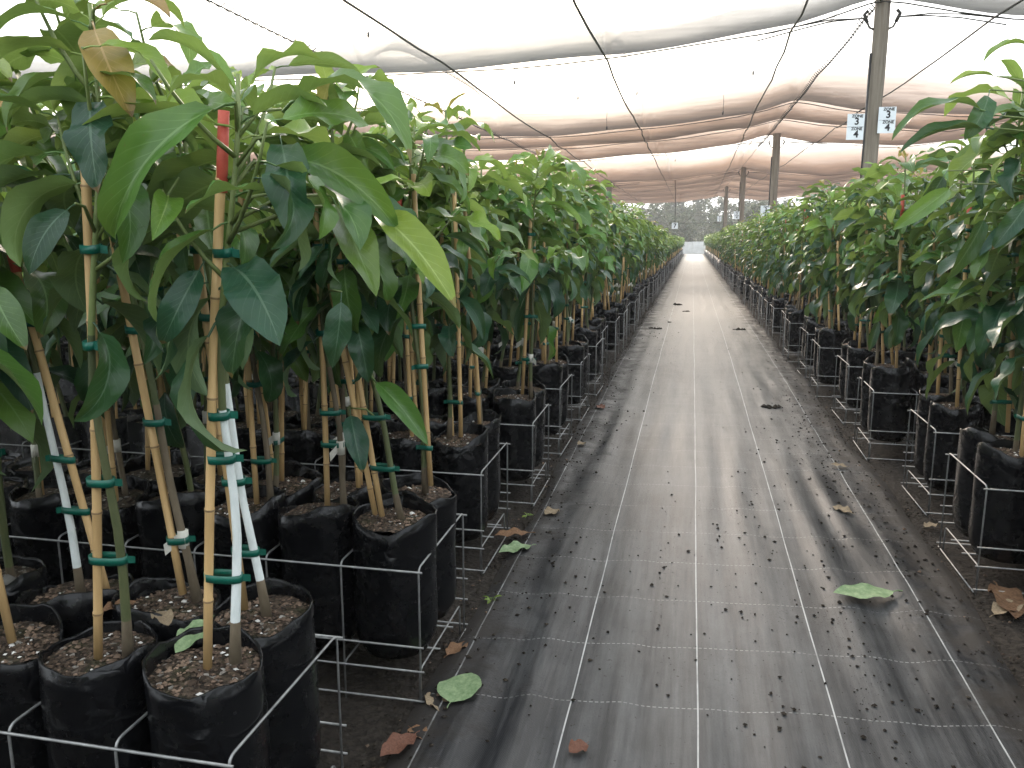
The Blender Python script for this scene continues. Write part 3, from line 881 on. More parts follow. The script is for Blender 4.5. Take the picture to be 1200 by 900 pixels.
# ------------------------------------------------------------------ sapling architecture
SOIL_Z = BAG_H - 0.026
def design(seed, height=1.62, stake_base=None, stake_top=None, trunk_base=None, n_branch=4, leaf_scale=1.0, crown_lo=0.92, white=False, lean=None, dark=0.0):
    """all shapes of one sapling in its own coordinates: stem path, twigs, leaves, stake, ties"""
    rr = random.Random(seed)
    D = {}
    sa = rr.uniform(0, 6.28)
    sb = Vector(stake_base) if stake_base else Vector((0.035 * math.cos(sa), 0.035 * math.sin(sa), SOIL_Z - 0.03))
    stp = Vector(stake_top) if stake_top else sb + Vector((rr.uniform(-0.07, 0.07), rr.uniform(-0.07, 0.07), rr.uniform(0.92, 1.12)))
    sdir = (stp - sb).normalized()
    tb = Vector(trunk_base) if trunk_base else sb + Vector((0.045 * math.cos(sa + 2.5), 0.045 * math.sin(sa + 2.5), 0))
    off = (tb - sb); off.z = 0
    if off.length < 1e-3: off = Vector((0.02, 0, 0))
    offn = off.normalized()
    D['stake'] = (sb, stp)
    # stem follows the stake, joins it higher up, goes past its tip
    stem = []
    N = 13
    H = height
    for i in range(N + 1):
        t = i / N
        z = tb.z - 0.02 + (H - tb.z) * t
        q = (z - sb.z) / max(0.01, (stp.z - sb.z))
        ctr = sb + (stp - sb) * min(q, 1.0)
        if q > 1: ctr = stp + Vector((sdir.x * 0.6, sdir.y * 0.6, 1)) * (z - stp.z)
        gap = off.length * (1 - min(1, t * 2.2)) + 0.019
        wig = 0.010 * math.sin(t * 9 + seed) * min(1, 4 * t)
        p = Vector((ctr.x, ctr.y, 0)) + offn * (gap + wig) + Vector((-offn.y, offn.x, 0)) * (0.008 * math.sin(t * 7 + seed * 2))
        stem.append(Vector((p.x, p.y, z)))
    srad = [0.0090 * (1 - 0.66 * (i / N)) + 0.0006 for i in range(N + 1)]
    srad[0] *= 1.25
    D['stem'], D['srad'] = stem, srad
    def stem_at(z):
        for a, b in zip(stem, stem[1:]):
            if z <= b.z:
                return a.lerp(b, (z - a.z) / max(1e-6, b.z - a.z))
        return stem[-1].copy()
    leaves, twigs = [], []
    g = 2.39996
    ang = rr.uniform(0, 6.28)
    def add_leaf(p, az, el, size, mt, roll=0.0):
        if mt in (1, 2) and rr.random() < dark: mt -= 1
        d = Vector((math.cos(az) * math.cos(el), math.sin(az) * math.cos(el), math.sin(el)))
        side = Vector((-math.sin(az), math.cos(az), 0))
        up = d.cross(side) * -1
        if up.z < 0 and el > -1.2: up = -up
        up = up + side * roll
        leaves.append((p, d, up, size, mt, rr.randrange(len(SPEC))))
    z = crown_lo
    while z < H - 0.12:                                       # leaves straight on the stem
        t = (z - crown_lo) / (H - crown_lo)
        ang += g + rr.uniform(-0.3, 0.3)
        el = -0.70 + 1.15 * t + rr.uniform(-0.4, 0.4)
        mt = 0 if t < 0.34 else (1 if t < 0.62 else rr.choice((1, 2, 2)))
        if rr.random() < 0.15: mt = min(2, mt + 1)
        add_leaf(stem_at(z), ang, el, leaf_scale * rr.uniform(0.19, 0.30), mt, rr.uniform(-0.5, 0.5))
        z += 0.031 * rr.uniform(0.7, 1.4)
    for b in range(n_branch):                                 # side shoots
        zb = crown_lo + (H - crown_lo) * (0.12 + 0.66 * (b + rr.uniform(0, 0.7)) / max(1, n_branch))
        az = sa + b * 2.4 + rr.uniform(-0.4, 0.4)
        L = rr.uniform(0.13, 0.27)
        el0 = rr.uniform(0.35, 0.9)
        p0 = stem_at(zb)
        pts = [p0]
        for s in range(1, 5):
            e_ = el0 + 0.12 * s
            pts.append(pts[-1] + Vector((math.cos(az) * math.cos(e_), math.sin(az) * math.cos(e_), math.sin(e_))) * L / 4)
        twigs.append((pts, [0.0048, 0.0042, 0.0036, 0.003, 0.0022]))
        nl = rr.randint(6, 9)
        a2 = rr.uniform(0, 6.28)
        for q in range(nl):
            t = 0.25 + 0.75 * q / (nl - 1)
            i0 = min(3, int(t * 4)); p = pts[i0].lerp(pts[i0 + 1], t * 4 - i0)
            a2 += g
            aa = az + (math.sin(a2) * 1.6)
            el = -0.65 + 0.75 * t + rr.uniform(-0.4, 0.4) + 0.45 * (zb - crown_lo) / (H - crown_lo)
            mt = 0 if zb < crown_lo + 0.35 * (H - crown_lo) and t < 0.7 else (1 if t < 0.8 else rr.choice((1, 2, 2)))
            add_leaf(p, aa, el, leaf_scale * rr.uniform(0.17, 0.27) * (1 - 0.25 * t), mt, rr.uniform(-0.6, 0.6))
    tipn = rr.randint(6, 9)
    flush = rr.random()
    for q in range(tipn):                                     # terminal flush
        ang += g
        t = q / tipn
        mt = 2 if t < 0.7 else (3 if flush < 0.6 else 2)
        if rr.random() < 0.2: mt = 1
        add_leaf(stem[-1] + Vector((0, 0, -0.10 * (1 - t))), ang, 0.25 + 0.8 * t + rr.uniform(-0.3, 0.2), leaf_scale * (0.26 - 0.16 * t) * rr.uniform(0.8, 1.15), mt, rr.uniform(-0.4, 0.4))
    D['leaves'], D['twigs'] = leaves, twigs
    D['ties'] = []
    for zt in (SOIL_Z + rr.uniform(0.14, 0.22), SOIL_Z + rr.uniform(0.30, 0.44), SOIL_Z + rr.uniform(0.5, 0.66), SOIL_Z + rr.uniform(0.72, 0.84)):
        q = (zt - sb.z) / (stp.z - sb.z)
        if q < 0.97:
            D['ties'].append((sb.lerp(stp, q), stem_at(zt), zt))
    D['white'] = white
    D['graft'] = stem_at(SOIL_Z + rr.uniform(0.16, 0.26)) if rr.random() < 0.55 and not white else None
    D['graft_az'] = rr.uniform(0, 6.28)
    D['red'] = rr.random()
    D['bark'] = rr.random() < 0.4
    D['stem_at'] = stem_at
    D['stake2'] = None
    if rr.random() < 0.4:
        a2 = rr.uniform(0, 6.28)
        b2 = Vector((0.06 * math.cos(a2), 0.06 * math.sin(a2), SOIL_Z - 0.03))
        D['stake2'] = (b2, b2 + Vector((rr.uniform(-0.12, 0.12), rr.uniform(-0.10, 0.10), rr.uniform(0.55, 0.95))))
    return D

def stake_mesh(D, n=9, nodes=True, seed=0):
    rr = random.Random(seed)
    a, b = D['stake']
    m_ = MB()
    L = (b - a).length
    pts, rad, t = [a], [0.0086], 0.0
    zs = []
    z = rr.uniform(0.10, 0.2)
    while z < L - 0.03:
        zs.append(z); z += rr.uniform(0.16, 0.24)
    for z in zs:
        for dz, k in ((-0.006, 1.0), (-0.002, 1.13), (0.002, 1.13), (0.006, 0.97)):
            pts.append(a.lerp(b, (z + dz) / L)); rad.append(0.0086 * k)
    pts.append(b); rad.append(0.0076)
    bend = Vector((rr.uniform(-1, 1), rr.uniform(-1, 1), 0)) * 0.006
    pts = [p + bend * math.sin(math.pi * (p - a).length / L) for p in pts]
    m_.tube(pts, rad, n)
    nn = n
    for i in range(len(zs)):                                  # darker node rings
        row = 1 + i * 4 + 1
        for k in range(nn):
            m_.mi[row * nn + k] = 1
    return m_.mesh('stake', [M['bamboo'], M['bamboo_node']])

def tie_mesh(p, q, n=14):
    """flat green tape looped round stake and stem"""
    m_ = MB()
    c = (p + q) / 2
    d = q - p; d.z = 0
    L = max(d.length, 0.004); dn = d.normalized() if d.length > 1e-4 else Vector((1, 0, 0))
    s = Vector((-dn.y, dn.x, 0))
    A, B, h = L / 2 + 0.0125, 0.0125, 0.0075
    vs = []
    for r_off, z in ((0, -h), (0, h), (-0.0012, h), (-0.0012, -h)):
        for k in range(n):
            a = 6.28318 * k / n
            ca, sa_ = math.cos(a), math.sin(a)
            vs.append(c + dn * (A + r_off) * (abs(ca) ** 0.75) * (1 if ca > 0 else -1) + s * (B + r_off) * (abs(sa_) ** 0.75) * (1 if sa_ > 0 else -1) + Vector((0, 0, z + 0.002 * math.sin(a))))
    fs = [(j * n + k, j * n + (k + 1) % n, ((j + 1) % 4) * n + (k + 1) % n, ((j + 1) % 4) * n + k) for j in range(4) for k in range(n)]
    m_.add(vs, fs)
    tail = c + dn * (A - 0.002)
    m_.add([tail + Vector((0, 0, -h)), tail + Vector((0, 0, h)), tail + dn * 0.014 + s * 0.006 + Vector((0, 0, h * 0.6)), tail + dn * 0.014 + s * 0.006 + Vector((0, 0, -h * 1.2))], [(0, 1, 2, 3)])
    return m_

def trunk_mesh(D, n=9):
    m_ = MB()
    m_.tube(D['stem'], D['srad'], n)
    for pts, rad in D['twigs']:
        m_.tube(pts, rad, 5, 2)
    # lower stem bark / paint, upper stem green twig colour
    zlim_white = 0.72
    N = len(D['stem']) - 1
    for i in range(N):
        z = (D['stem'][i].z + D['stem'][i + 1].z) / 2
        mi = 0
        if D['white'] and z < SOIL_Z + 0.52 and i > 0: mi = 1
        elif i == 0: mi = 3
        elif D['bark'] and z < 0.85: mi = 3
        elif z > 1.05: mi = 2
        for k in range(n):
            m_.mi[i * n + k] = mi
    return m_.mesh('trunk', [M['stem_green'], M['stem_white'], M['twig'], M['stem_bark']])

def tip_mesh(D, white_top):
    a, b = D['stake']
    L = (b - a).length
    m_ = MB()
    p0 = b - (b - a).normalized() * (0.13 if not white_top else 0.10)
    if white_top:
        pm = b - (b - a).normalized() * 0.04
        m_.tube([p0, pm], [0.0104, 0.0098], 9, 0)
        m_.tube([pm, b + (b - a).normalized() * 0.004], [0.0101, 0.0095], 9, 1)
    else:
        m_.tube([p0, b + (b - a).normalized() * 0.003], [0.0098, 0.0094], 9, 0)
    return m_.mesh('stake_tip', [M['red_paint'], M['white_paint']])

def graft_mesh(D):
    p = D['graft']; a = D['graft_az']
    m_ = MB()
    m_.tube([p + Vector((0, 0, -0.02)), p + Vector((0, 0, 0.02))], 0.0118, 9)
    d = Vector((math.cos(a), math.sin(a), 0))
    q = p + d * 0.011
    m_.add([q + Vector((0, 0, -0.012)), q + Vector((0, 0, 0.012)), q + d * 0.03 + Vector((0, 0, -0.008)), q + d * 0.028 + Vector((0, 0, -0.034))], [(0, 1, 2, 3)])
    return m_.mesh('grafting_tape', M['white_tape'])

def build_parts(D, root, near, seed):
    rr = random.Random(seed * 3 + 1)
    bag = ob('grow_bag', BAGS[rr.randrange(len(BAGS))], root, (0, 0, 0), (0, 0, rr.uniform(0, 6.28)))
    so = ob('soil', (SOILS if near else SOILS_FAR)[rr.randrange(5 if near else 2)], bag, (0, 0, SOIL_Z), (0, 0, rr.uniform(0, 6.28)))
    ob('trunk', trunk_mesh(D, 9 if near else 6), root)
    st = ob('stake', stake_mesh(D, 9 if near else 6, True, seed), root)
    if D['stake2']:
        keep = D['stake']; D['stake'] = D['stake2']
        ob('stake', stake_mesh(D, 8 if near else 5, True, seed + 9), root)
        D['stake'] = keep
    if D['red'] < 0.42:
        ob('stake_tip', tip_mesh(D, D['red'] < 0.2), st)
    if near:
        for p, q, zt in D['ties']:
            ob('tie', tie_mesh(p, q).mesh('tie', M['green_tape']), st)
        if D['graft']:
            ob('grafting_tape', graft_mesh(D), root)
        for (p, d, up, size, mt, v) in D['leaves']:
            o_ = ob('leaf', leaf_mesh(v, mt), root)
            o_.matrix_local = frame(p, d, up) @ Matrix.Scale(size, 4)
        for (p, q, mt, v) in D.get('big', []):
            tipv = Vector(LV[v].v[LEAF_NV * 5 + 2])
            ch = q - p
            up = Vector((0.35, -0.8, 0.55)) if ch.z < -0.1 else Vector((0.1, -0.25, 1))
            o_ = ob('leaf', leaf_mesh(v, mt), root)
            o_.matrix_local = frame(p, ch, up) @ Matrix.Rotation(-math.atan2(tipv.z, tipv.y), 4, 'X') @ Matrix.Diagonal((min(1.0, 0.074 / (SPEC[v][0] * ch.length / tipv.length)), 1, 1, 1)) @ Matrix.Scale(ch.length / tipv.length, 4)
    else:
        for p, q, zt in D['ties'][1:3]:
            ob('tie', tie_mesh(p, q, 8).mesh('tie', M['green_tape']), st)
        if D['graft']:
            ob('grafting_tape', graft_mesh(D), root)
        m_ = MB()
        for (p, d, up, size, mt, v) in D['leaves']:
            m_.add_mb(LV_MID[v], frame(p, d, up) @ Matrix.Scale(size, 4), mt)
        f_ = ob('foliage', m_.mesh('foliage', LEAFM), root)
        f_['kind'] = 'stuff'
    return root

def copy_tree(o_, parent=None):
    c = o_.copy()
    col.objects.link(c)
    c.parent = parent
    for ch in o_.children:
        copy_tree(ch, c)
    return c

# ------------------------------------------------------------------ crates
CW = 0.465            # crate size along the path
PITCH = 0.230        # one bag
CH = 0.42            # top rail height
FLOOR_Z = 0.105
WR = 0.0030
def bent(pts, r=0.022, seg=4):
    """polyline with rounded corners"""
    P_ = [Vector(p) for p in pts]
    out_ = [P_[0]]
    for a, b, c in zip(P_, P_[1:], P_[2:]):
        u = (a - b).normalized(); v = (c - b).normalized()
        for s in range(seg + 1):
            t = s / seg
            out_.append((b + u * r) * (1 - t) ** 2 + b * 2 * t * (1 - t) + (b + v * r) * t ** 2)
    out_.append(P_[-1])
    return out_
hoop = MB(); hoop.tube(bent([(0, 0, -0.004), (0, 0, CH), (0, CW, CH), (0, CW, -0.004)]), WR, 6)
HOOP = hoop.mesh('hoop_wire', M['wire'])
low = MB(); low.tube(bent([(0, 0.02, -0.004), (0, 0.02, FLOOR_Z - 0.004), (0, CW - 0.02, FLOOR_Z - 0.004), (0, CW - 0.02, -0.004)]), WR, 6)
LOWH = low.mesh('floor_hoop', M['wire'])
RAIL = {}
def rail_mesh(n):
    if n not in RAIL:
        m_ = MB(); m_.tube([(-0.012, 0, 0), (n * PITCH + 0.012, 0, 0)], WR, 6); RAIL[n] = m_.mesh('rail', M['wire'])
    return RAIL[n]
EB = MB(); EB.tube([(0, 0, 0.006), (0, CW, 0.006)], WR, 5); EBAR = EB.mesh('end_bar', M['wire'])
RAILS = [(0.0 - 2 * WR, CH - 0.010), (CW + 2 * WR, CH - 0.010), (0.0 - 2 * WR, 0.185), (CW + 2 * WR, 0.185),
         (0.0 - 2 * WR, FLOOR_Z + 0.006), (CW + 2 * WR, FLOOR_Z + 0.006), (0.15, FLOOR_Z + 0.006 - 0.0105), (0.29, FLOOR_Z + 0.006 - 0.0105), (0.0 - 2 * WR, 0.02), (CW + 2 * WR, 0.02)]
CR_FAR = {}
def far_crate_mesh(n):
    if n not in CR_FAR:
        m_ = MB()
        for i in range(n + 1):
            x = i * PITCH
            if i < 3:
                m_.tube([(x, 0, 0), (x, 0, CH), (x, CW, CH), (x, CW, 0)], WR * 1.1, 4, 0, False)
        for (yy_, zz_) in RAILS[:6]:
            m_.tube([(0, yy_, zz_), (n * PITCH, yy_, zz_)], WR * 1.1, 4, 0, False)
        CR_FAR[n] = m_.mesh('wire_crate', M['wire'])
    return CR_FAR[n]
def crate(x, y, side, ncol, near, label, yaw=0.0):
    e = ob('wire_crate', None if near else far_crate_mesh(ncol), None, (x, y, gz(y + 0.2)), (0, 0, yaw))
    e.scale = (side, 1, 1)
    tag(e, label, 'wire crate', 'wire crates of bagged saplings ' + ('left' if side < 0 else 'right') + ' of the path')
    if near:
        for i in range(ncol + 1):
            ob('hoop_wire', HOOP, e, (i * PITCH, 0, 0))
            ob('floor_hoop', LOWH, e, (i * PITCH + 0.009, 0, 0))
        for (yy_, zz_) in RAILS:
            ob('rail', rail_mesh(ncol), e, (0, yy_, zz_))
        ob('end_bar', EBAR, e, (-0.006, 0, 0))
    return e

def ordinal(k):
    names = ['', 'first', 'second', 'third', 'fourth', 'fifth', 'sixth', 'seventh', 'eighth', 'ninth', 'tenth', 'eleventh', 'twelfth', 'thirteenth',
             'fourteenth', 'fifteenth', 'sixteenth', 'seventeenth', 'eighteenth', 'nineteenth', 'twentieth']
    if k <= 20: return names[k]
    tens = {2: 'twenty', 3: 'thirty', 4: 'forty', 5: 'fifty', 6: 'sixty', 7: 'seventy', 8: 'eighty'}
    return (tens[k // 10] + '-' + names[k % 10]) if k % 10 else {30: 'thirtieth', 40: 'fortieth', 50: 'fiftieth', 60: 'sixtieth', 70: 'seventieth', 80: 'eightieth'}[k]

rng = random.Random(5)
LEFT_Y = [1.185, 2.05, 2.97, 3.80, 4.72]
while LEFT_Y[-1] < 72: LEFT_Y.append(LEFT_Y[-1] + 0.88 + rng.uniform(-0.05, 0.07))
RIGHT_Y = [3.19, 4.06, 5.0, 5.93, 6.85]
while RIGHT_Y[-1] < 72: RIGHT_Y.append(RIGHT_Y[-1] + 0.90 + rng.uniform(-0.05, 0.07))
LEFT_X = [-0.770, -0.705, -0.76, -0.715, -0.725]
RIGHT_X = [1.085, 1.14, 1.055, 1.08, 1.02]
slots = []          # every bag: (side, crate no, column, row, x, y)
for side, Ys, Xs in ((-1, LEFT_Y, LEFT_X), (1, RIGHT_Y, RIGHT_X)):
    word = 'left' if side < 0 else 'right'
    for i, y in enumerate(Ys):
        x = Xs[i] if i < len(Xs) else (-0.735 if side < 0 else 1.03) + rng.uniform(-0.035, 0.035)
        yaw = rng.uniform(-0.02, 0.02)
        if i == 0: yaw = 0.0
        ncol = (10 if i < 9 else 6) if side < 0 else (8 if i < 9 else 6)
        extra = 0
        if side < 0 and 1 <= i < 12: extra = 20
        if side > 0 and i < 8: extra = 8
        if i == 0:
            lab = 'galvanised wire crate at the %s frame edge, nearest one %s of the path' % ('bottom left' if side < 0 else 'right', word)
        else:
            lab = 'galvanised wire crate of black bags, %s from the front %s of the path' % (ordinal(i + 1), word)
        crate(x, y, side, ncol, i < 7, lab, yaw)
        for c in range(ncol + extra):
            for r in range(2):
                xx = (c + 0.5) * PITCH * side
                yy = 0.119 + 0.227 * r
                px_ = x + xx * math.cos(yaw) - yy * math.sin(yaw) + rng.uniform(-0.004, 0.004)
                py_ = y + xx * math.sin(yaw) + yy * math.cos(yaw) + rng.uniform(-0.004, 0.004)
                slots.append((side, i, c, r, px_, py_))

# ------------------------------------------------------------------ which saplings are individuals
def score(s):
    side, i, c, r, x, y = s
    d = math.hypot(x, y)
    if side < 0 and x < -0.98 * y - 0.35: return -1          # outside the frame
    if side > 0 and x > 0.41 * y + 0.30: return -1
    return (0.60 ** c) * (0.9 if r else 1.0) / d ** 1.15
rank = sorted(slots, key=score, reverse=True)
indiv = [s for s in rank if score(s) > 0][:296]
NEAR_N = 36
near_set = set(indiv[:NEAR_N])

HAND = {}           # (side, crate, column, row): measured stake and stem of the nearest saplings
def hand(side, i, c, r, sb, st, tb, **kw):
    HAND[(side, i, c, r)] = (sb, st, tb, kw)
hand(-1, 0, 0, 0, (-0.876, 1.300, 0.510), (-0.768, 1.300, 1.535), (-0.835, 1.300, 0.561), white=True, red=0.3, height=1.50, label='front sapling with red-tipped bamboo stake and white-painted stem, left of path')
hand(-1, 0, 1, 0, (-1.108, 1.290, 0.509), (-1.030, 1.290, 1.500), (-1.064, 1.290, 0.529), red=0.9, height=1.62, label='front sapling with straight pale stake and green stem, second bag from crate end')
hand(-1, 0, 2, 0, (-1.313, 1.300, 0.524), (-1.406, 1.300, 1.300), (-1.352, 1.300, 0.528), red=0.9, label='sapling at the bottom left frame edge with leaning stake')
hand(-1, 0, 0, 1, (-0.928, 1.530, 0.525), (-0.996, 1.530, 1.450), (-0.892, 1.530, 0.532), red=0.9, white=True, label='sapling with white-painted stem and stake leaning left, front crate rear corner')
hand(-1, 0, 1, 1, (-1.078, 1.530, 0.546), (-1.184, 1.530, 1.400), (-1.067, 1.530, 0.551), red=0.9, label='sapling whose thick stake leans left, front crate, rear row, second bag in')
hand(-1, 0, 2, 1, (-1.271, 1.530, 0.527), (-1.438, 1.530, 1.350), (-1.321, 1.530, 0.518), red=0.1, white=True, label='sapling with thin white stem, front crate, rear row, third bag in')
hand(-1, 0, 3, 1, (-1.508, 1.530, 0.525), (-1.474, 1.530, 1.400), (-1.472, 1.530, 0.533), red=0.9, label='sapling with stone on its soil, front crate, rear row, left edge')
hand(-1, 1, 0, 0, (-0.851, 2.170, 0.500), (-0.977, 2.170, 1.450), (-0.808, 2.170, 0.519), red=0.9, label='sapling leaning left above the second crate corner beside the path')
hand(-1, 1, 1, 0, (-1.024, 2.170, 0.526), (-1.022, 2.170, 1.450), (-0.991, 2.170, 0.532), red=0.9, label='sapling with doubled pale stakes, second crate, near row, second bag in')
hand(-1, 1, 2, 0, (-1.253, 2.170, 0.528), (-1.246, 2.170, 1.480), (-1.230, 2.170, 0.535), red=0.9)
hand(-1, 1, 0, 1, (-0.771, 2.380, 0.551), (-0.806, 2.380, 1.500), (-0.774, 2.380, 0.543), red=0.9)
hand(-1, 2, 0, 0, (-0.869, 3.080, 0.527), (-0.884, 3.080, 1.500), (-0.901, 3.080, 0.525), red=0.9)
hand(-1, 3, 0, 0, (-0.790, 3.920, 0.536), (-0.749, 3.920, 1.450), (-0.764, 3.920, 0.537), red=0.9)
hand(1, 0, 0, 1, (1.262, 3.560, 0.540), (1.215, 3.560, 1.50), (1.225, 3.560, 0.545), red=0.9, height=1.78, leaf_scale=1.15)
hand(1, 0, 0, 0, None, None, None, height=1.72, leaf_scale=1.15)

HAND_LEAVES = [      # single big leaves of the nearest crowns: sapling, base, tip, leaf kind, shape
    ((-1, 0, 0, 0), (-0.734, 1.280, 1.550), (-0.865, 1.160, 1.314), 1, 5),
    ((-1, 0, 0, 0), (-0.669, 1.300, 1.497), (-0.592, 1.200, 1.328), 0, 4),
    ((-1, 0, 1, 0), (-0.985, 1.260, 1.568), (-0.916, 1.180, 1.402), 0, 4),
    ((-1, 0, 1, 0), (-0.978, 1.270, 1.682), (-0.882, 1.200, 1.515), 3, 0),
    ((-1, 0, 1, 0), (-1.002, 1.220, 1.387), (-1.025, 1.120, 1.278), 0, 0),
    ((-1, 0, 0, 0), (-0.628, 1.400, 1.405), (-0.522, 1.300, 1.231), 1, 0),
    ((-1, 0, 0, 0), (-0.749, 1.360, 1.280), (-0.785, 1.280, 1.092), 0, 9),
    ((-1, 1, 1, 0), (-0.857, 1.950, 1.188), (-0.839, 1.880, 1.004), 0, 7),
    ((-1, 0, 0, 0), (-0.572, 1.420, 1.387), (-0.364, 1.300, 1.223), 2, 3),
    ((-1, 0, 0, 0), (-0.684, 1.340, 1.543), (-0.396, 1.220, 1.444), 1, 8),
    ((-1, 0, 0, 0), (-0.743, 1.340, 1.548), (-0.920, 1.300, 1.654), 2, 6),
    ((-1, 0, 0, 0), (-0.646, 1.240, 1.402), (-0.740, 1.120, 1.369), 1, 9),
    ((-1, 0, 0, 0), (-0.750, 1.420, 1.464), (-0.479, 1.380, 1.354), 1, 1),
    ((-1, 0, 1, 0), (-0.985, 1.270, 1.674), (-1.111, 1.200, 1.639), 1, 1),
    ((-1, 0, 1, 0), (-0.977, 1.280, 1.705), (-0.794, 1.220, 1.664), 3, 3),
    ((-1, 0, 2, 0), (-1.165, 1.200, 1.257), (-1.066, 1.140, 1.146), 1, 0),
    ((-1, 0, 1, 0), (-0.964, 1.300, 1.372), (-0.895, 1.280, 1.511), 1, 0),
    ((-1, 1, 0, 0), (-0.873, 2.150, 0.939), (-0.662, 2.050, 0.779), 1, 3),
    ((-1, 1, 0, 0), (-0.933, 2.150, 0.843), (-0.872, 2.050, 0.682), 0, 0),
    ((1, 0, 0, 0), (0.982, 3.200, 1.719), (0.655, 3.097, 1.627), 1, 8),
    ((1, 0, 0, 0), (0.980, 3.180, 1.675), (0.672, 3.077, 1.588), 0, 3),
    ((1, 0, 0, 0), (1.077, 3.200, 1.933), (0.926, 3.140, 1.875), 2, 1),
    ((1, 0, 0, 0), (1.036, 3.330, 1.401), (0.883, 3.244, 1.163), 0, 0),
    ((1, 0, 0, 0), (0.927, 3.480, 1.555), (0.808, 3.437, 1.381), 0, 0),
    ((1, 0, 0, 0), (0.997, 3.230, 1.847), (0.835, 3.187, 1.822), 2, 3),
    ((1, 0, 0, 0), (0.970, 3.230, 1.806), (0.900, 3.187, 1.635), 0, 4),
    ((1, 0, 0, 0), (1.086, 3.080, 1.446), (0.957, 3.037, 1.280), 0, 9),
    ((1, 0, 0, 0), (1.063, 3.180, 1.755), (1.061, 3.137, 1.527), 1, 2),
    ((1, 0, 0, 0), (0.919, 3.330, 1.501), (0.727, 3.287, 1.319), 1, 1),
]

def make_label(s):
    side, i, c, r, x, y = s
    word = 'left' if side < 0 else 'right'
    inn = 'beside the path' if c == 0 else '%s bag in' % ordinal(c + 1)
    return 'staked leafy sapling, %s of path, %s crate from front, %s row, %s' % (word, ordinal(i + 1), 'near' if r == 0 else 'far', inn)
GROUPS = {-1: 'staked saplings in black bags left of the path', 1: 'staked saplings in black bags right of the path'}

def grow(side, y):
    return max(0.80, 1 - 0.0095 * max(0, y - 4)) if side < 0 else (1.0 if y < 6 else max(0.92, 1.0 - 0.012 * (y - 6)))
PROTO = {}
def proto(k):
    if k not in PROTO:
        rr = random.Random(900 + k)
        D = design(900 + k, height=rr.uniform(1.48, 1.68), n_branch=rr.choice((3, 4, 5)), leaf_scale=rr.uniform(0.86, 1.0), crown_lo=rr.uniform(0.76, 0.92) if k < 12 else rr.uniform(0.56, 0.74), dark=0.08 if k < 12 else 0.42)
        e = ob('sapling', None)
        build_parts(D, e, False, 900 + k)
        PROTO[k] = [e, False]
    return PROTO[k]
for s in indiv:
    side, i, c, r, x, y = s
    key = (side, i, c, r)
    rr = random.Random(hash(key) & 0xffff)
    loc = (x, y, gz(y) + FLOOR_Z + 0.010)
    if s in near_set:
        sb = st = tb = None; kw = {}
        if key in HAND:
            sb, st, tb, kw = HAND[key]
            o3 = Vector(loc)
            sb, st, tb = [Vector(v) - o3 if v else None for v in (sb, st, tb)]
        seed = 50 + (i * 31 + c * 7 + r * 3 + (side > 0) * 500)
        args = dict(height=rr.uniform(1.50, 1.68), n_branch=rr.choice((4, 5)), leaf_scale=rr.uniform(0.92, 1.10), crown_lo=rr.uniform(0.98, 1.12) if i == 0 and side < 0 else (rr.uniform(0.90, 1.02) if i == 1 else rr.uniform(0.80, 0.94)))
        if side > 0: args.update(crown_lo=rr.uniform(0.64, 0.82), dark=0.40)
        args.update({k: v for k, v in kw.items() if k in ('height', 'n_branch', 'leaf_scale', 'crown_lo', 'white')})
        D = design(seed, stake_base=sb, stake_top=st, trunk_base=tb, **args)
        if 'red' in kw: D['red'] = kw['red']
        if key in HAND and i == 0: D['stake2'] = None
        if key in ((-1, 0, 0, 0), (-1, 0, 1, 0), (-1, 0, 2, 0)):
            D['leaves'] = [l for l in D['leaves'] if (l[0] + l[1] * l[3]).y > -0.17 and rr.random() < 0.74]
        D['big'] = []
        for hk, hb, ht, mt, v in HAND_LEAVES:
            if hk == key:
                hb, ht = Vector(hb) - Vector(loc), Vector(ht) - Vector(loc)
                q = D['stem_at'](min(hb.z - 0.05, D['stem'][-1].z - 0.03))
                D['twigs'].append(([q, q.lerp(hb, 0.5) + Vector((0, 0, 0.02)), hb], [0.004, 0.0032, 0.0024]))
                D['big'].append((hb, ht, mt, v))
        e = ob('sapling', None, None, loc)
        build_parts(D, e, True, seed)
        tag(e, kw.get('label') or make_label(s), 'sapling', GROUPS[side])
    else:
        p = proto(rr.randrange(12) + (12 if side > 0 else 0))
        if p[1]:
            e = copy_tree(p[0])
        else:
            e = p[0]; p[1] = True
        e.location = loc
        e.rotation_euler = (0, 0, rr.uniform(0, 6.28))
        k_ = rr.uniform(0.95, 1.05) * grow(side, y)
        e.scale = (1, 1, k_)
        tag(e, make_label(s), 'sapling', GROUPS[side])
for k, p in PROTO.items():
    if not p[1]:
        for ch in list(p[0].children_recursive): bpy.data.objects.remove(ch)
        bpy.data.objects.remove(p[0])

# the rest of the two blocks: one mass of simpler saplings
mass = MB()
far_protos = []
for k in range(10):
    rr = random.Random(300 + k)
    D = design(300 + k, height=rr.uniform(1.46, 1.68), n_branch=3)
    m_ = MB()
    for q, (p, d, up, size, mt, v) in enumerate(D['leaves']):
        if q % 3 != 2:
            m_.add_mb(LV_FAR[v % len(LV_FAR)], frame(p, d, up) @ Matrix.Scale(size * 1.12, 4), mt)
    m_.tube([D['stem'][0], D['stem'][5], D['stem'][-1]], [0.010, 0.008, 0.004], 4, 4, False)
    m_.tube(list(D['stake']), 0.0078, 4, 5, False)
    simple_bag(m_, Matrix.Identity(4), 6, 7)
    far_protos.append(m_)
iset = set(indiv)
YB = -5.0
while YB < 0.0:                                               # the blocks go on behind the photographer
    slots += [(sd_, -1, c, r, sd_ * (0.86 if sd_ < 0 else 1.18) + sd_ * c * 0.235, YB + 0.22 * r) for sd_ in (-1, 1) for c in range(9) for r in range(2)]
    YB += 0.9
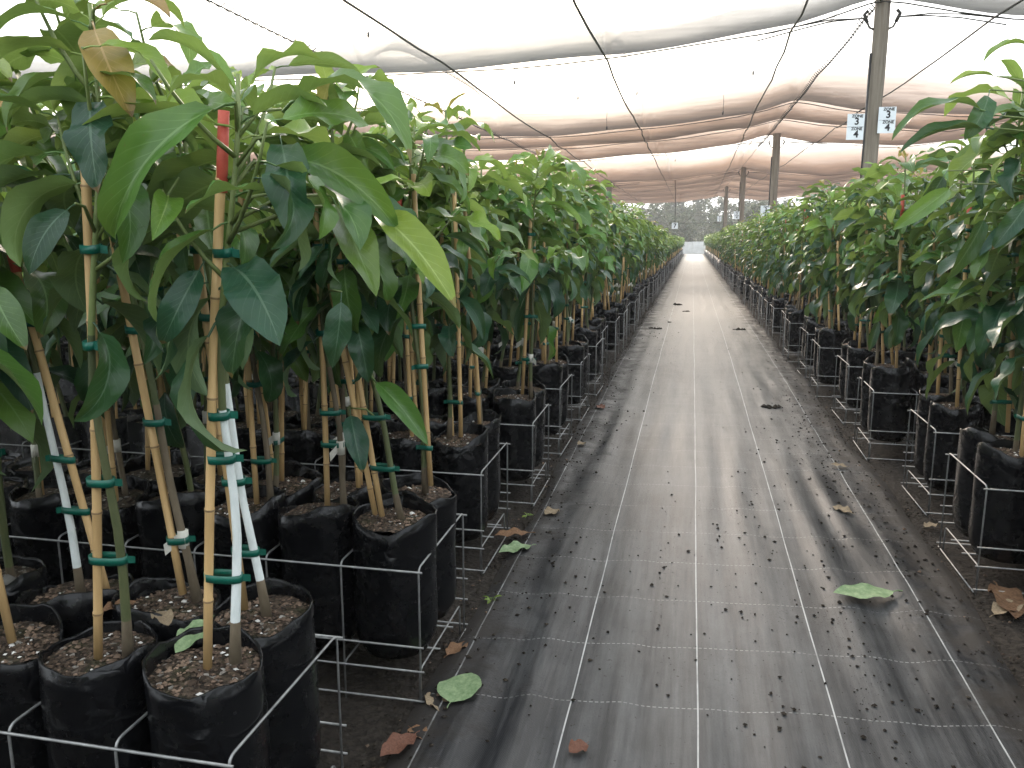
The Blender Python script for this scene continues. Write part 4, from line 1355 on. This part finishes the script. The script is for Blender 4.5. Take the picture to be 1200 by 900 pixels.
slots += [(1, -1, c, r, 1.20 + c * 0.235, 2.33 + 0.22 * r) for c in range(8) for r in range(2)]
slots += [(1, -1, c, r, 1.20 + c * 0.235, y_ + 0.22 * r) for y_ in (0.6, 1.45) for c in range(8) for r in range(2)]
rr = random.Random(8)
for s in slots:
    if s in iset: continue
    side, i, c, r, x, y = s
    if (i > 24 and c > 4) or (i > 45 and c > 3): continue
    mass.add_mb(far_protos[rr.randrange(10)], Matrix.Translation((x, y, gz(y) + FLOOR_Z + 0.010)) @ Matrix.Rotation(rr.uniform(0, 6.28), 4, 'Z') @ Matrix.Diagonal((1, 1, grow(side, y), 1)))
tag(ob('sapling_rows', mass.mesh('sapling_rows', LEAFM + [M['stem_green'], M['bamboo'], M['bag'], M['soil']])),
    'massed far and inner rows of bagged saplings in both blocks', 'saplings', kind='stuff')

# ------------------------------------------------------------------ crumbs of soil on the mat and along its edges
rr = random.Random(31)
mb = MB()
PATCH = [(0.62, 5.1, 0.20, 0.5, 160), (0.60, 2.9, 0.10, 0.5, 130), (0.22, 2.6, 0.16, 0.5, 120), (-0.42, 2.75, 0.13, 0.45, 190), (0.75, 7.2, 0.15, 0.7, 150), (0.45, 2.15, 0.10, 0.3, 90),
         (-0.50, 4.4, 0.10, 0.9, 120), (0.30, 3.6, 0.10, 0.5, 130), (0.55, 2.5, 0.035, 0.5, 170), (-0.05, 3.2, 0.03, 0.4, 60), (0.86, 3.9, 0.07, 0.9, 420), (-0.56, 3.4, 0.05, 0.8, 260), (-0.52, 5.6, 0.06, 0.8, 240), (0.80, 5.6, 0.08, 0.7, 320), (0.70, 4.2, 0.10, 0.6, 140), (-0.45, 7.5, 0.15, 1.5, 150), (0.7, 10.5, 0.2, 1.5, 120), (-0.4, 12.0, 0.15, 2.0, 120)]
for px_, py_, sx_, sy_, n_ in PATCH:
    for _ in range(n_):
        x, y = rr.gauss(px_, sx_), rr.gauss(py_, sy_)
        if not -0.7 < x < 1.02: continue
        r_ = 0.0012 + 0.0085 * rr.random() ** 5.5
        mb.lump((x, y, relief(x, y) + r_ * 0.4), r_, rr, 0, 0.6)
for _ in range(320):
    x, y = rr.uniform(-0.68, 1.0), 1.6 + 14 * rr.random() ** 1.7
    r_ = 0.0014 + 0.006 * rr.random() ** 5
    mb.lump((x, y, relief(x, y) + r_ * 0.4), r_, rr, 0, 0.6)
for _ in range(5200):
    left = rr.random() < 0.45
    y = 1.3 + 16 * rr.random() ** 1.6
    x = (-0.72 - 0.055 * abs(rr.gauss(0, 1)) + 0.12 * rr.random() ** 2) if left else (1.05 + 0.07 * rr.gauss(0, 1))
    r_ = 0.002 + 0.009 * rr.random() ** 3
    z = relief(x, y) if -0.68 < x < 1.0 else gz(y) + 0.004
    mb.lump((x, y, z + r_ * 0.3), r_, rr, 1 if rr.random() < 0.12 else 0, 0.65)
tag(ob('soil_crumbs', mb.mesh('soil_crumbs', [M['crumb'], M['chip']], False)), 'dark soil crumbs scattered over the mat and its edges', 'soil', kind='stuff')

# larger clods lying far down the path
for i, (x, y, r_, place) in enumerate(((-0.24, 15.8, 0.075, 'largest and farthest, left of the middle'), (-0.05, 14.4, 0.05, 'near the middle of the far path'),
        (-0.40, 11.4, 0.055, 'left edge, in front of the largest clod'), (-0.50, 11.5, 0.035, 'at the far left edge of the mat'), (-0.28, 12.4, 0.03, 'small, on the left of the far path'),
        (0.66, 11.6, 0.06, 'flat, toward the right crates'), (0.62, 6.3, 0.05, 'flat, near the right thread line'))):
    m_ = MB()
    for q in range(16):
        a = rr.uniform(0, 6.28); d = r_ * rr.random() ** 0.7
        s_ = r_ * rr.uniform(0.18, 0.5)
        m_.lump((d * math.cos(a) * 1.3, d * math.sin(a), s_ * 0.35), s_, rr, 0, 0.7)
    tag(ob('soil_clod', m_.mesh('soil_clod', M['crumb'], False), None, (x, y, relief(x, y))), 'dark lump of soil on the mat, %s' % place, 'soil clod', 'soil clods on the path')

# fallen leaves: base, tip, width, material, label
def fallen(bx_, by_, tx, ty, wd, mat, label, droop=0.15, fold=0.25, wave=0.12, z=None, name='fallen_leaf', tilt=0.0, group='fallen leaves on the ground'):
    L = math.hypot(tx - bx_, ty - by_)
    g_ = leaf_geom(10, 4, wd, droop, fold, wave, bx_ * 9, 0.2, 0.1, 0.14, 4)
    zb = z if z is not None else (relief(bx_, by_) if -0.68 < bx_ < 1.0 else gz(by_) + 0.004)
    o_ = ob(name, g_.mesh(name, mat))
    m4 = frame(Vector((bx_, by_, zb + 0.010)), Vector((tx - bx_, ty - by_, tilt * L)), Vector((0, 0, 1))) @ Matrix.Scale(L, 4)
    o_.matrix_world = m4
    return tag(o_, label, 'leaf', group)
FG, DL, DR, DT = M['fallen_green'], M['dead_leaf'], M['dead_leaf_red'], M['dead_leaf_tan']
fallen(0.805, 3.083, 0.550, 2.949, 0.36, FG, 'pale green leaf lying on the mat beside the right thread line', 0.04, 0.10, 0.06)
fallen(-0.597, 3.262, -0.721, 3.123, 0.42, FG, 'pale green leaf on the mat edge beside the third left crate')
fallen(-0.624, 3.387, -0.782, 3.292, 0.36, DL, 'dark curled leaf behind the pale one by the left crates')
fallen(-0.618, 2.015, -0.603, 2.190, 0.75, FG, 'round bright green leaf with its stalk by the second left crate', 0.08, 0.10, 0.03)
fallen(-0.701, 2.126, -0.626, 2.009, 0.55, DT, 'small tan dead leaf beside the round green leaf')
fallen(-0.659, 1.897, -0.713, 1.762, 0.45, DR, 'large reddish brown dead leaf at the bottom of the picture')
fallen(-0.705, 1.935, -0.634, 1.880, 0.60, DL, 'small brown dead leaf above the reddish one')
fallen(-0.212, 1.941, -0.253, 1.882, 0.70, DR, 'curled brown leaf on the mat at the bottom edge')
fallen(-0.585, 5.95, -0.65, 6.05, 0.60, DR, 'reddish leaf on the mat edge by the left crates')
fallen(0.794, 3.935, 0.700, 4.012, 0.50, DT, 'tan dead leaf on the soil by the second right crate')
fallen(0.905, 4.717, 0.802, 4.745, 0.40, DT, 'pale dead leaf on soil between the second and third right crates')
fallen(1.065, 2.972, 1.220, 3.114, 0.40, DT, 'tan leaf litter at the right frame edge under the first crate')
fallen(1.184, 3.301, 1.156, 2.952, 0.35, DL, 'narrow brown dead leaf in front of the first right crate')
fallen(1.070, 3.858, 1.142, 3.918, 0.60, DT, 'small pale leaf on soil in front of the first right crate')
fallen(-0.715, 2.304, -0.667, 2.415, 0.50, DL, 'crumpled brown leaf under the second left crate')
fallen(-0.60, 4.95, -0.63, 4.87, 0.60, DT, 'tan leaf by the foot of the fourth left crate')
fallen(-0.573, 3.739, -0.617, 3.632, 0.60, DT, 'small tan leaf by the third left crate foot')

fallen(-0.955, 1.455, -0.965, 1.335, 0.50, FG, 'pale green leaf with a brown end lying between front bags', z=0.535, tilt=-0.25, group='leaves on the soil of the bags')
fallen(-1.10, 1.46, -1.02, 1.40, 0.45, DT, 'curled tan leaf on soil behind the second front bag', z=0.53, group='leaves on the soil of the bags')
fallen(-1.16, 1.50, -1.20, 1.42, 0.45, DL, 'curled brown leaf beside the tan one on bag soil', z=0.53, group='leaves on the soil of the bags')
fallen(1.30, 3.50, 1.38, 3.44, 0.45, DT, 'pale dead leaf on bag soil at the right frame edge', z=0.53, group='leaves on the soil of the bags')
m_ = MB(); rr = random.Random(4)
for q in range(3):
    m_.lump((0, 0, 0.0), 0.030, rr, 0, 0.6)
tag(ob('stone', m_.mesh('stone', M['stone']), None, (-1.545, 1.54, 0.525)), 'grey stone on the soil at the left edge, front crate rear row', 'stone')
# small weeds sprouting by the left crate feet
for (x, y, lab) in ((-0.66, 2.72, 'small green weed between the second and third left crates'), (-0.70, 3.62, 'tiny weed at the foot of the third left crate')):
    m_ = MB()
    for q in range(7):
        a = q * 0.9 + rr.uniform(-0.2, 0.2); e_ = rr.uniform(0.3, 1.1)
        m_.add_mb(LV_MID[q % 8], frame(Vector((0, 0, 0.004)), Vector((math.cos(a) * math.cos(e_), math.sin(a) * math.cos(e_), math.sin(e_))), Vector((0, 0, 1))) @ Matrix.Scale(rr.uniform(0.025, 0.05), 4))
    w_ = tag(ob('weed', m_.mesh('weed', M['leaf2']), None, (x, y, 0.012)), lab, 'weed', 'weeds by the crates', 'stuff')
#DETAILS

# ------------------------------------------------------------------ far end: low wall and gum trees
mbw = MB()
e = tag(ob('low_wall', None, None, (0, 76.5, gz(76))), 'low pale grey wall closing the far end of the path', 'wall')
for i in range(24):
    b = MB(); b.box((-12 + i + 0.01, 0, 0), (-12 + i + 0.99, 0.12, 1.08 + 0.03 * math.sin(i * 2.1)))
    ob('panel', b.mesh('panel', M['wall_pale'], False), e)

def gum_tree(x, y, h, seed, label):
    rr = random.Random(seed)
    e = tag(ob('gum_tree', None, None, (x, y, gz(80))), label, 'tree', 'gum trees beyond the nursery')
    t = MB()
    trunk = [(rr.uniform(-0.1, 0.1) * i, rr.uniform(-0.1, 0.1) * i, h * 0.8 * i / 6) for i in range(7)]
    t.tube(trunk, [0.028 * h * (1 - 0.8 * i / 6) for i in range(7)], 7)
    clumps = []
    for b in range(11):
        i0 = rr.randint(1, 6)
        p = Vector(trunk[i0]); a = rr.uniform(0, 6.28); L = h * rr.uniform(0.14, 0.30)
        q = p + Vector((math.cos(a) * L, math.sin(a) * L, L * rr.uniform(0.3, 0.9)))
        t.tube([p, p.lerp(q, 0.5) + Vector((0, 0, -0.04 * L)), q], [0.010 * h, 0.007 * h, 0.002 * h], 5)
        clumps.append((q, h * rr.uniform(0.09, 0.17)))
    for _ in range(14):
        clumps.append((Vector((rr.gauss(0, 0.22) * h, rr.gauss(0, 0.22) * h, h * rr.uniform(0.04, 0.75))), h * rr.uniform(0.12, 0.20)))
    clumps.append((Vector(trunk[-1]) + Vector((0, 0, 0.06 * h)), h * 0.13))
    ob('trunk', t.mesh('trunk', M['gum_bark']), e)
    f = MB()
    for c, r in clumps:
        for _ in range(85):
            d = Vector((rr.gauss(0, 1), rr.gauss(0, 1), rr.gauss(0, 0.8))).normalized() * r * rr.random() ** 0.4
            p = c + d
            s = h * rr.uniform(0.024, 0.050)
            ax = Vector((rr.uniform(-1, 1), rr.uniform(-1, 1), rr.uniform(-1, 0.3))).normalized()
            bx = ax.orthogonal().normalized()
            f.add([p - ax * s, p + bx * s * 0.45, p + ax * s, p - bx * s * 0.45], [(0, 1, 2, 3)])
    c_ = ob('crown', f.mesh('crown', M['gum_leaf']), e)
    c_['kind'] = 'stuff'
rr = random.Random(21)
k = 0
TREES = []
for row, (yb, n_, hs) in enumerate(((125, 30, (5.0, 7.4)), (100, 30, (3.4, 4.8)))):
    for i in range(n_):
        x = -42 + (74 / (n_ - 1)) * i + rr.uniform(-1.0, 1.0)
        TREES.append((x, yb + rr.uniform(-6, 6), rr.uniform(*hs), 500 + k, row, i)); k += 1
for x, y, h, sd_, row, i in TREES:
    gum_tree(x, y, h, sd_, ('tall hazy gum tree on the skyline, %s from the left' if row == 0 else 'lower hazy gum tree in front of the skyline trees, %s from the left') % ordinal(i + 1))

# ------------------------------------------------------------------ evening haze
m, n, o = new_mat('haze')
pv = nd(n, 'ShaderNodeVolumePrincipled')
pv.inputs['Color'].default_value = (0.92, 0.90, 0.90, 1)
pv.inputs['Density'].default_value = 0.0014
pv.inputs['Anisotropy'].default_value = 0.2
lk(n, pv.outputs[0], o.inputs['Volume'])
mb = MB(); mb.box((-405, -65, -2.2), (405, 705, 9.5))
hz = ob('haze', mb.mesh('haze', m, False))
hz['kind'] = 'stuff'
hz['label'] = 'thin pale evening haze in the air'
